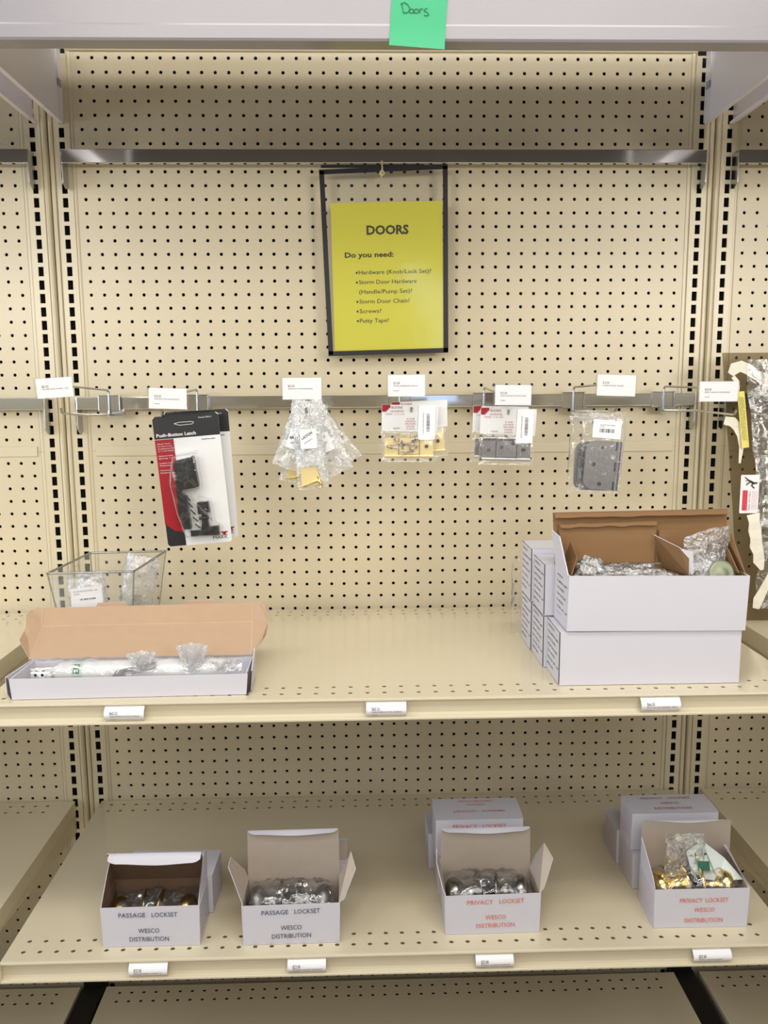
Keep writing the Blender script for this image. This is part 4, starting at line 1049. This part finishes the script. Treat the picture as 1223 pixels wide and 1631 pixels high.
def knob(m, o, axis, s=1.0, rose=1.25):
    m.lathe([(0, 0), (0, rose*s), (.08*s, rose*s), (.22*s, rose*.85*s), (.3*s, .5*s), (.75*s, .42*s), (1.0*s, .55*s), (1.25*s, .9*s), (1.6*s, 1.05*s), (1.95*s, .95*s), (2.15*s, .6*s), (2.2*s, 0)], o, axis, 30)
def lockset(label, x, y, z, metal, up_=0, sheet_=False, hump=1.0):
    t = thing('door_knob_set', label, 'door knobs', (x+W_/2, y+1.5, z+.1), 'bagged knob sets')
    c0 = Vector((x+W_/2-.1, y+1.45, z+1.75+up_))
    m = MB(); knob(m, c0+Vector((.45, 0, 0)), (1, -.1, .02)); m.build('right_knob', metal, t)
    m = MB(); knob(m, c0+Vector((-.45, .1, -.02)), (-1, -.08, -.05)); m.build('left_knob', metal, t)
    m = MB(); m.tube([c0+Vector((-.5, 0, 0)), c0+Vector((.5, 0, 0))], .5, 16); m.box(c0.x-.25, c0.x+.5, c0.y-1.0, c0.y+.2, c0.z-.35, c0.z+.75); m.build('latch_body', BLACKPL, t)
    m = MB(); m.box(c0.x-.52, c0.x-.44, c0.y-1.15, c0.y+.3, c0.z-1.0, c0.z+.85); m.box(c0.x+.36, c0.x+.44, c0.y-1.2, c0.y+.3, c0.z-1.0, c0.z+.6); m.each('strike_plate', CHROME if metal is not BRASS else BRASSL, t, bevel=.02)
    q = MB()
    def cov(u, v):
        xx = x+.35+(W_-.7)*u; yy = y+.25+(D_-.5)*v
        zz = z+2.3+up_*.8+.75*hump*math.sin(PI*u)**.6*math.sin(PI*v)**.6+.28*noise.noise(Vector((xx*1.5, yy*1.5, x)))+.16*noise.noise(Vector((xx*4, yy*4, x)))
        return (xx, yy, zz)
    q.surf(cov, 40, 26); q.build('bag_film', FILML, t)
    return t
C_AL = [(-.05, .3, .9), (.25, .9, 1.75), (.0, 2.6, 2.0), (0, 2.9, .0)]
# A: passage brass, lid leaning forward
lockset_box('passage lockset box with its lid half closed, far left on the lower shelf', 4.45, -19.15, ZLOW, INKBLUE, 'Passage', DKCARD, (-.50, 2.95, .75),
            ([(-.02, .1, .1), (.02, 1.3, 1.35), (.1, 2.2, 2.2), (.12, 2.85, 1.9)], [(.05, 2.85, 2.0), (.05, 1.9, 2.3), (-.02, 1.15, 1.2), (0, .1, .1)]), ang=0, right_txt=True, cx=.48, txt_tilt=0)
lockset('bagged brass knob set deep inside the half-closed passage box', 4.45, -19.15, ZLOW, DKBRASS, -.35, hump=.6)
# B: passage stainless
lockset_box('passage lockset box with upright lid and nickel knobs, second from the left', 12.97, -19.25, ZLOW, INKBLUE, 'Passage', GREYCARD, (.02, 3.15, .35),
            ([(-.1, .2, .2), (-1.0, 1.4, 1.75), (-.95, 2.2, 1.9), (-.2, 2.85, .6)], [(.3, 2.85, .6), (.75, 2.3, 2.0), (1.05, 1.5, 1.3), (.3, .2, .1)]), ang=.012, cx=.50, txt_tilt=.02)
lockset('bagged nickel knob set in the passage box with upright lid', 12.97, -19.25, ZLOW, NICKEL, .15)
# C: privacy stainless
lockset_box('privacy lockset box with nickel knobs, in front of the two-high privacy stack', 25.4, -18.72, ZLOW, INKORANGE, 'Privacy', GREYCARD, (.0, 2.75, .35),
            ([(-.15, .2, .3), (-.45, 1.2, 1.45), (-.35, 2.1, 1.9), (-.1, 2.85, .4)], [(.3, 2.85, .8), (.75, 2.3, 2.0), (1.15, 1.5, 1.4), (.3, .2, .2)]), ang=.01, cx=.53, txt_tilt=.02)
lockset('bagged nickel knob set in the privacy box before the two-high stack', 25.4, -18.72, ZLOW, NICKELD, .12)
# D: privacy brass
lockset_box('privacy lockset box with brass knobs, far right on the lower shelf', 38.55, -18.62, ZLOW, INKORANGE, 'Privacy', GREYCARD, (-.02, 2.95, .12),
            ([(-.02, .4, .5), (-.05, 1.6, 1.3), (-.15, 2.5, 2.1), (0, 2.85, .8)], [(.0, 2.9, .7), (-.35, 2.6, 1.35), (-.9, 1.8, 1.9), (-.3, 1.0, .75)]), ang=-.012, spread=True, cx=.53, txt_tilt=.01)
lockset('bagged brass knob set in the far right privacy box', 38.55, -18.62, ZLOW, BRASS, .22)
q = thing('packing_bag', 'crinkled clear bag sticking up out of the far right privacy box', 'clear bag', (40.6, -16.9, ZLOW+2.2))
bag_mesh(39.75, 42.3, ZLOW+2.3, ZLOW+5.3, -16.8, .3, 41, .14, 24, 26).build('film', film('stiff_crinkled_film', frost=.05, crease=.35, scale=32, gloss=.09, rough=.1, bump=1.0), q)
q = thing('instruction_sheet', 'folded white and green instruction sheet in the far right privacy box', 'leaflet', (42.6, -17, ZLOW+2.2))
m = MB(); m.slab([(41.4, -17.3, ZLOW+2.6), (43.0, -17.5, ZLOW+2.4), (43.2, -16.7, ZLOW+3.5), (42.25, -16.4, ZLOW+4.55), (41.2, -16.6, ZLOW+3.95)], .02, 0, 0)
m.slab([(43.0, -17.5, ZLOW+2.4), (44.4, -17.9, ZLOW+2.75), (43.6, -16.8, ZLOW+3.6), (42.25, -16.4, ZLOW+4.6)], .02, 0, 0); m.build('paper', mat('pale_leaflet_paper', c(214, 222, 218), .6), q)
m = MB(); m.slab([(41.75, -17.3, ZLOW+3.05), (42.5, -17.35, ZLOW+3.0), (42.5, -17.1, ZLOW+3.55), (41.75, -17.05, ZLOW+3.55)], .01, 0, 0)
for a, b_ in ((41.7, 3.9), (42.3, 3.95), (42.75, 3.4)): m.tube([(a, -16.95, ZLOW+b_), (a, -16.92, ZLOW+b_)], .08, 10)
m.build('green_print', GREENP, q)

def closed_lockset(label, x, y, z, w, d, h, ink=None, kind='Privacy', front=False, top=None, ang=0, flap=False, left=True):
    t = thing('closed_lockset_box', label, 'box', (x+w/2, y+d/2, z), 'closed lockset boxes', rot=(0, 0, ang))
    MB().box(x, x+w, y, y+d, z+.02, z+h-.02).build('body', WCARD, t, bevel=.03)
    m = MB(); m.surf(lambda u, v: (x-.02+(w+.04)*u, y-.02+(d+.02)*v, z+h-.02+.08*v*u*(1-v)*2+.02), 8, 4); m.build('lid', WCARD, t)
    if front: front_text(kind, x, y-.015, z, w, h, only_top=True).build('front_lettering', ink, t)
    if top == 'up':
        m = MB(); o = Vector((x+w*.5, y, z+h+.10))
        m.text('PRIVACY', o+Vector((-1.75, d*.70, 0)), .27, 1.55, (1, 0, 0), (0, 1, 0)); m.text('LOCKSET', o+Vector((.15, d*.70, 0)), .27, 1.55, (1, 0, 0), (0, 1, 0))
        m.text('WESCO', o+Vector((0, d*.42, 0)), .27, 1.3, (1, 0, 0), (0, 1, 0), 'C'); m.text('DISTRIBUTION', o+Vector((0, d*.14, 0)), .27, 2.5, (1, 0, 0), (0, 1, 0), 'C'); m.build('top_lettering', INKRED, t)
    if top == 'down':
        m = MB(); o = Vector((x+w*.5, y, z+h+.10))
        k_ = kind.upper()
        m.text(k_, o+Vector((1.8, d*.36, 0)), .25, 1.55, (-1, 0, 0), (0, -1, 0)); m.text('LOCKSET', o+Vector((-.15, d*.36, 0)), .25, 1.55, (-1, 0, 0), (0, -1, 0))
        m.text('WESCO', o+Vector((0, d*.66, 0)), .2, 1.3, (-1, 0, 0), (0, -1, 0), 'C'); m.text('DISTRIBUTION', o+Vector((0, d*.83, 0)), .2, 2.3, (-1, 0, 0), (0, -1, 0), 'C'); m.build('top_lettering', ink if ink else INKRED, t)
    if left:
        m = MB(); side_stripes(m, x, y, y+d, z, z+h); m.build('side_printing', INKPINK, t)
    if flap:
        MB().slab([(x+w-1.2, y+.3, z+h), (x+w, y+.3, z+h), (x+w, y+.4, z+h+1.3), (x+w-1.2, y+.4, z+h+1.3)], .04, 0, 1).build('raised_flap', [GREYCARD, WCARD], t)
    return t
closed_lockset('closed passage box behind the half-closed one, its printed top showing', 4.75, -15.9, ZLOW, 5.88, 3.0, 2.64, INKGREY, 'Passage', top='up', ang=-.03, left=False)
closed_lockset('box behind the upright-lid passage box, a raised flap at its right end', 13.4, -14.85, ZLOW, 5.85, 3.0, 2.64, flap=True, left=False)
closed_lockset('lower closed box directly behind the nickel privacy box, under the printed one', 25.3, -14.6, ZLOW, 5.8, 2.9, 2.62)
closed_lockset('upper privacy box of the two-high stack, with orange wording on its front', 25.2, -14.45, ZLOW+2.64, 5.82, 2.85, 2.66, INKORANGE, front=True, top='down')
closed_lockset('closed box at the very rear of the nickel privacy stack, its left side showing', 24.95, -11.45, ZLOW, 5.8, 3.0, 2.64)
closed_lockset('lower closed box directly behind the brass privacy box', 38.5, -14.45, ZLOW, 5.85, 2.95, 2.62)
closed_lockset('rearmost closed box behind the brass privacy box', 38.35, -11.4, ZLOW, 5.85, 2.95, 2.62)
closed_lockset('upper closed box behind the brass privacy box, faint red wording on its top', 38.45, -14.15, ZLOW+2.64, 5.85, 2.5, 2.66, top='up')

# ================================================================ ROLLED WINDOW SCREEN (right bay)
t = thing('window_screen', 'brown see-through window screen standing on the right shelf at the picture edge', 'window screen', (52, -5, ZMID))
def scr(u, v):
    x = 47.55+14*u+(1.45*v)*(1-u); z = -21.75-20.0*v
    return (x, -3.4-2.3*v+.15*noise.noise(Vector((x*.5, z*.5, 0))), z)
MB().surf(scr, 14, 20).build('mesh_cloth', SCREEN, t)
t2 = thing('packing_film', 'crinkled clear film wrapped around the brown window screen', 'clear film', (53, -5.5, ZMID+.5))
def fm(u, v):
    x = 48.75+8*u+.5*noise.noise(Vector((v*6, 1, 2)))*(1-u)+1.3*v*(1-u); z = -22.3-18.3*v
    return (x, -5.0-1.6*v-.5*u+.25*noise.noise(Vector((x*1.2, z*.5, 7)))+.10*noise.noise(Vector((x*4, z*2, 7))), z)
MB().surf(fm, 40, 70).build('film', film('loose_stretch_film', frost=.05, crease=.5, scale=28, gloss=.22, rough=.12, bump=1.0), t2)
def strip(m, pts, w, y, sd=0, t_=.01):
    """torn band following pts (x,z)"""
    vs = []; n = len(pts)
    for i, (x, z) in enumerate(pts):
        a = pts[max(0, i-1)]; b_ = pts[min(n-1, i+1)]; d = Vector((b_[0]-a[0], b_[1]-a[1])).normalized(); nn = Vector((-d.y, d.x))
        ww = w[i] if isinstance(w, (list, tuple)) else w
        for s in (-1, 1):
            j = .10*noise.noise(Vector((i*1.7, s*3, sd)))
            vs.append((x+nn.x*s*(ww/2+j), y-.04*(i % 2), z+nn.y*s*(ww/2+j)))
    m.add(vs, [(2*i, 2*i+1, 2*i+3, 2*i+2) for i in range(n-1)])
def pip(u, v, Y):   # point on the vertical plane Y seen at a fraction of the picture, used once to place the torn tape
    return (u, v)
for pts, w, y, lab in [
    ([(47.6, -23.35), (47.85, -22.95), (48.36, -22.8), (48.9, -23.0), (49.5, -23.4), (50.2, -23.8), (51.3, -24.2)], [.5, .85, .85, .7, .75, .8, .6], -4.9, 'torn tape strip curling over the top of the window screen'),
    ([(47.35, -26.7), (47.93, -26.83), (48.33, -27.25), (48.55, -27.85), (48.72, -28.7), (48.66, -29.9)], [.55, .8, .7, .45, .35, .06], -4.9, 'torn white tape below the yellow sticker on the window screen'),
    ([(47.89, -23.5), (48.14, -23.9), (48.31, -24.35), (48.25, -24.9)], [.3, .35, .3, .15], -4.8, 'small torn tape scrap behind the right end price card'),
    ([(49.2, -33.5), (49.32, -34.1), (49.38, -34.7), (49.5, -35.3), (49.55, -35.9), (49.71, -36.4), (49.85, -37.0), (50.08, -37.7)], [1.0, .8, 1.0, .85, .95, .8, .9, .2], -6.4, 'long torn white tape strip below the warning sticker'),
    ([(50.8, -37.4), (50.34, -38.4), (50.01, -39.12), (49.68, -39.83), (49.53, -40.5)], [.5, .6, .7, .75, .5], -6.9, 'torn tape end hanging at the foot of the window screen')]:
    m = MB(); strip(m, pts, w, y, y*3+len(lab)); o = m.build('torn_tape', TAPE, loc=(pts[0][0], y, pts[0][1])); tag(o, lab, 'tape', 'torn tape strips on the window screen')
t = thing('warning_sticker', 'yellow printed sticker strip on the window screen beside the price card', 'sticker', (48.8, -5.1, -28.8))
m = MB(); m.slab([(48.68, -5.1, -28.77), (49.22, -5.1, -28.7), (48.62, -5.1, -24.58), (48.09, -5.1, -24.63)], .02, 0, 0); m.build('backing', LABELY, t)
m = MB()
for i in range(5):
    m.text(['WARNING SCREEN WILL', 'NOT STOP CHILD FROM', 'FALLING OUT WINDOW', 'KEEP CHILD AWAY', 'FROM OPEN WINDOW'][i], (48.2+.085*i, -5.13, -25.0-.02*i), .055, 3.2, ux=(.14, 0, -.99), uy=(.99, 0, .14))
m.build('printing', mat('olive_ink', c(120, 104, 50), .6), t)
t = thing('fall_sticker', 'white falling-person warning sticker with a red block on the window screen', 'sticker', (49.9, -6.1, -33.8))
y = -6.2; DX, DZ = -.72, .18
def shift(m): return m.move((DX, 0, DZ))
m = MB(); m.slab([(p[0], y, p[1]) for p in rounded(48.95, 50.32, -33.65, -30.82, .08)], .02, 0, 0); shift(m).build('backing', PAPER, t)
m = MB(); flat(m, rounded(49.12, 49.5, -33.45, -31.95, .05), y-.012); shift(m).build('red_block', mat('sticker_red', c(214, 60, 78), .5), t)
m = MB()
m.text('RISK OF FALL', (49.72, y-.012, -33.4), .12, 1.4, ux=(0, 0, 1), uy=(-1, 0, 0)); 
m.tube([(49.22, y-.02, -30.98), (49.5, y-.02, -31.2), (49.75, y-.02, -31.35), (49.95, y-.02, -31.45)], [.03, .05, .09, .08], 6)
m.tube([(49.38, y-.02, -31.22), (49.38, y-.02, -31.24)], .1, 10)
m.tube([(49.9, y-.02, -31.45), (50.15, y-.02, -31.4)], .06, 6); m.tube([(49.85, y-.02, -31.45), (49.75, y-.02, -31.6), (49.95, y-.02, -31.8)], .05, 6); m.tube([(49.6, y-.02, -31.35), (49.35, y-.02, -31.55)], .04, 6)
shift(m).build('falling_figure', INK, t)
m = MB()
for i in range(4): m.text('CHILDREN MAY FALL AND BE HURT', (49.88+.11*i, y-.012, -33.4), .05, 1.4, ux=(0, 0, 1), uy=(-1, 0, 0))
shift(m).build('red_printing', INKRED, t)
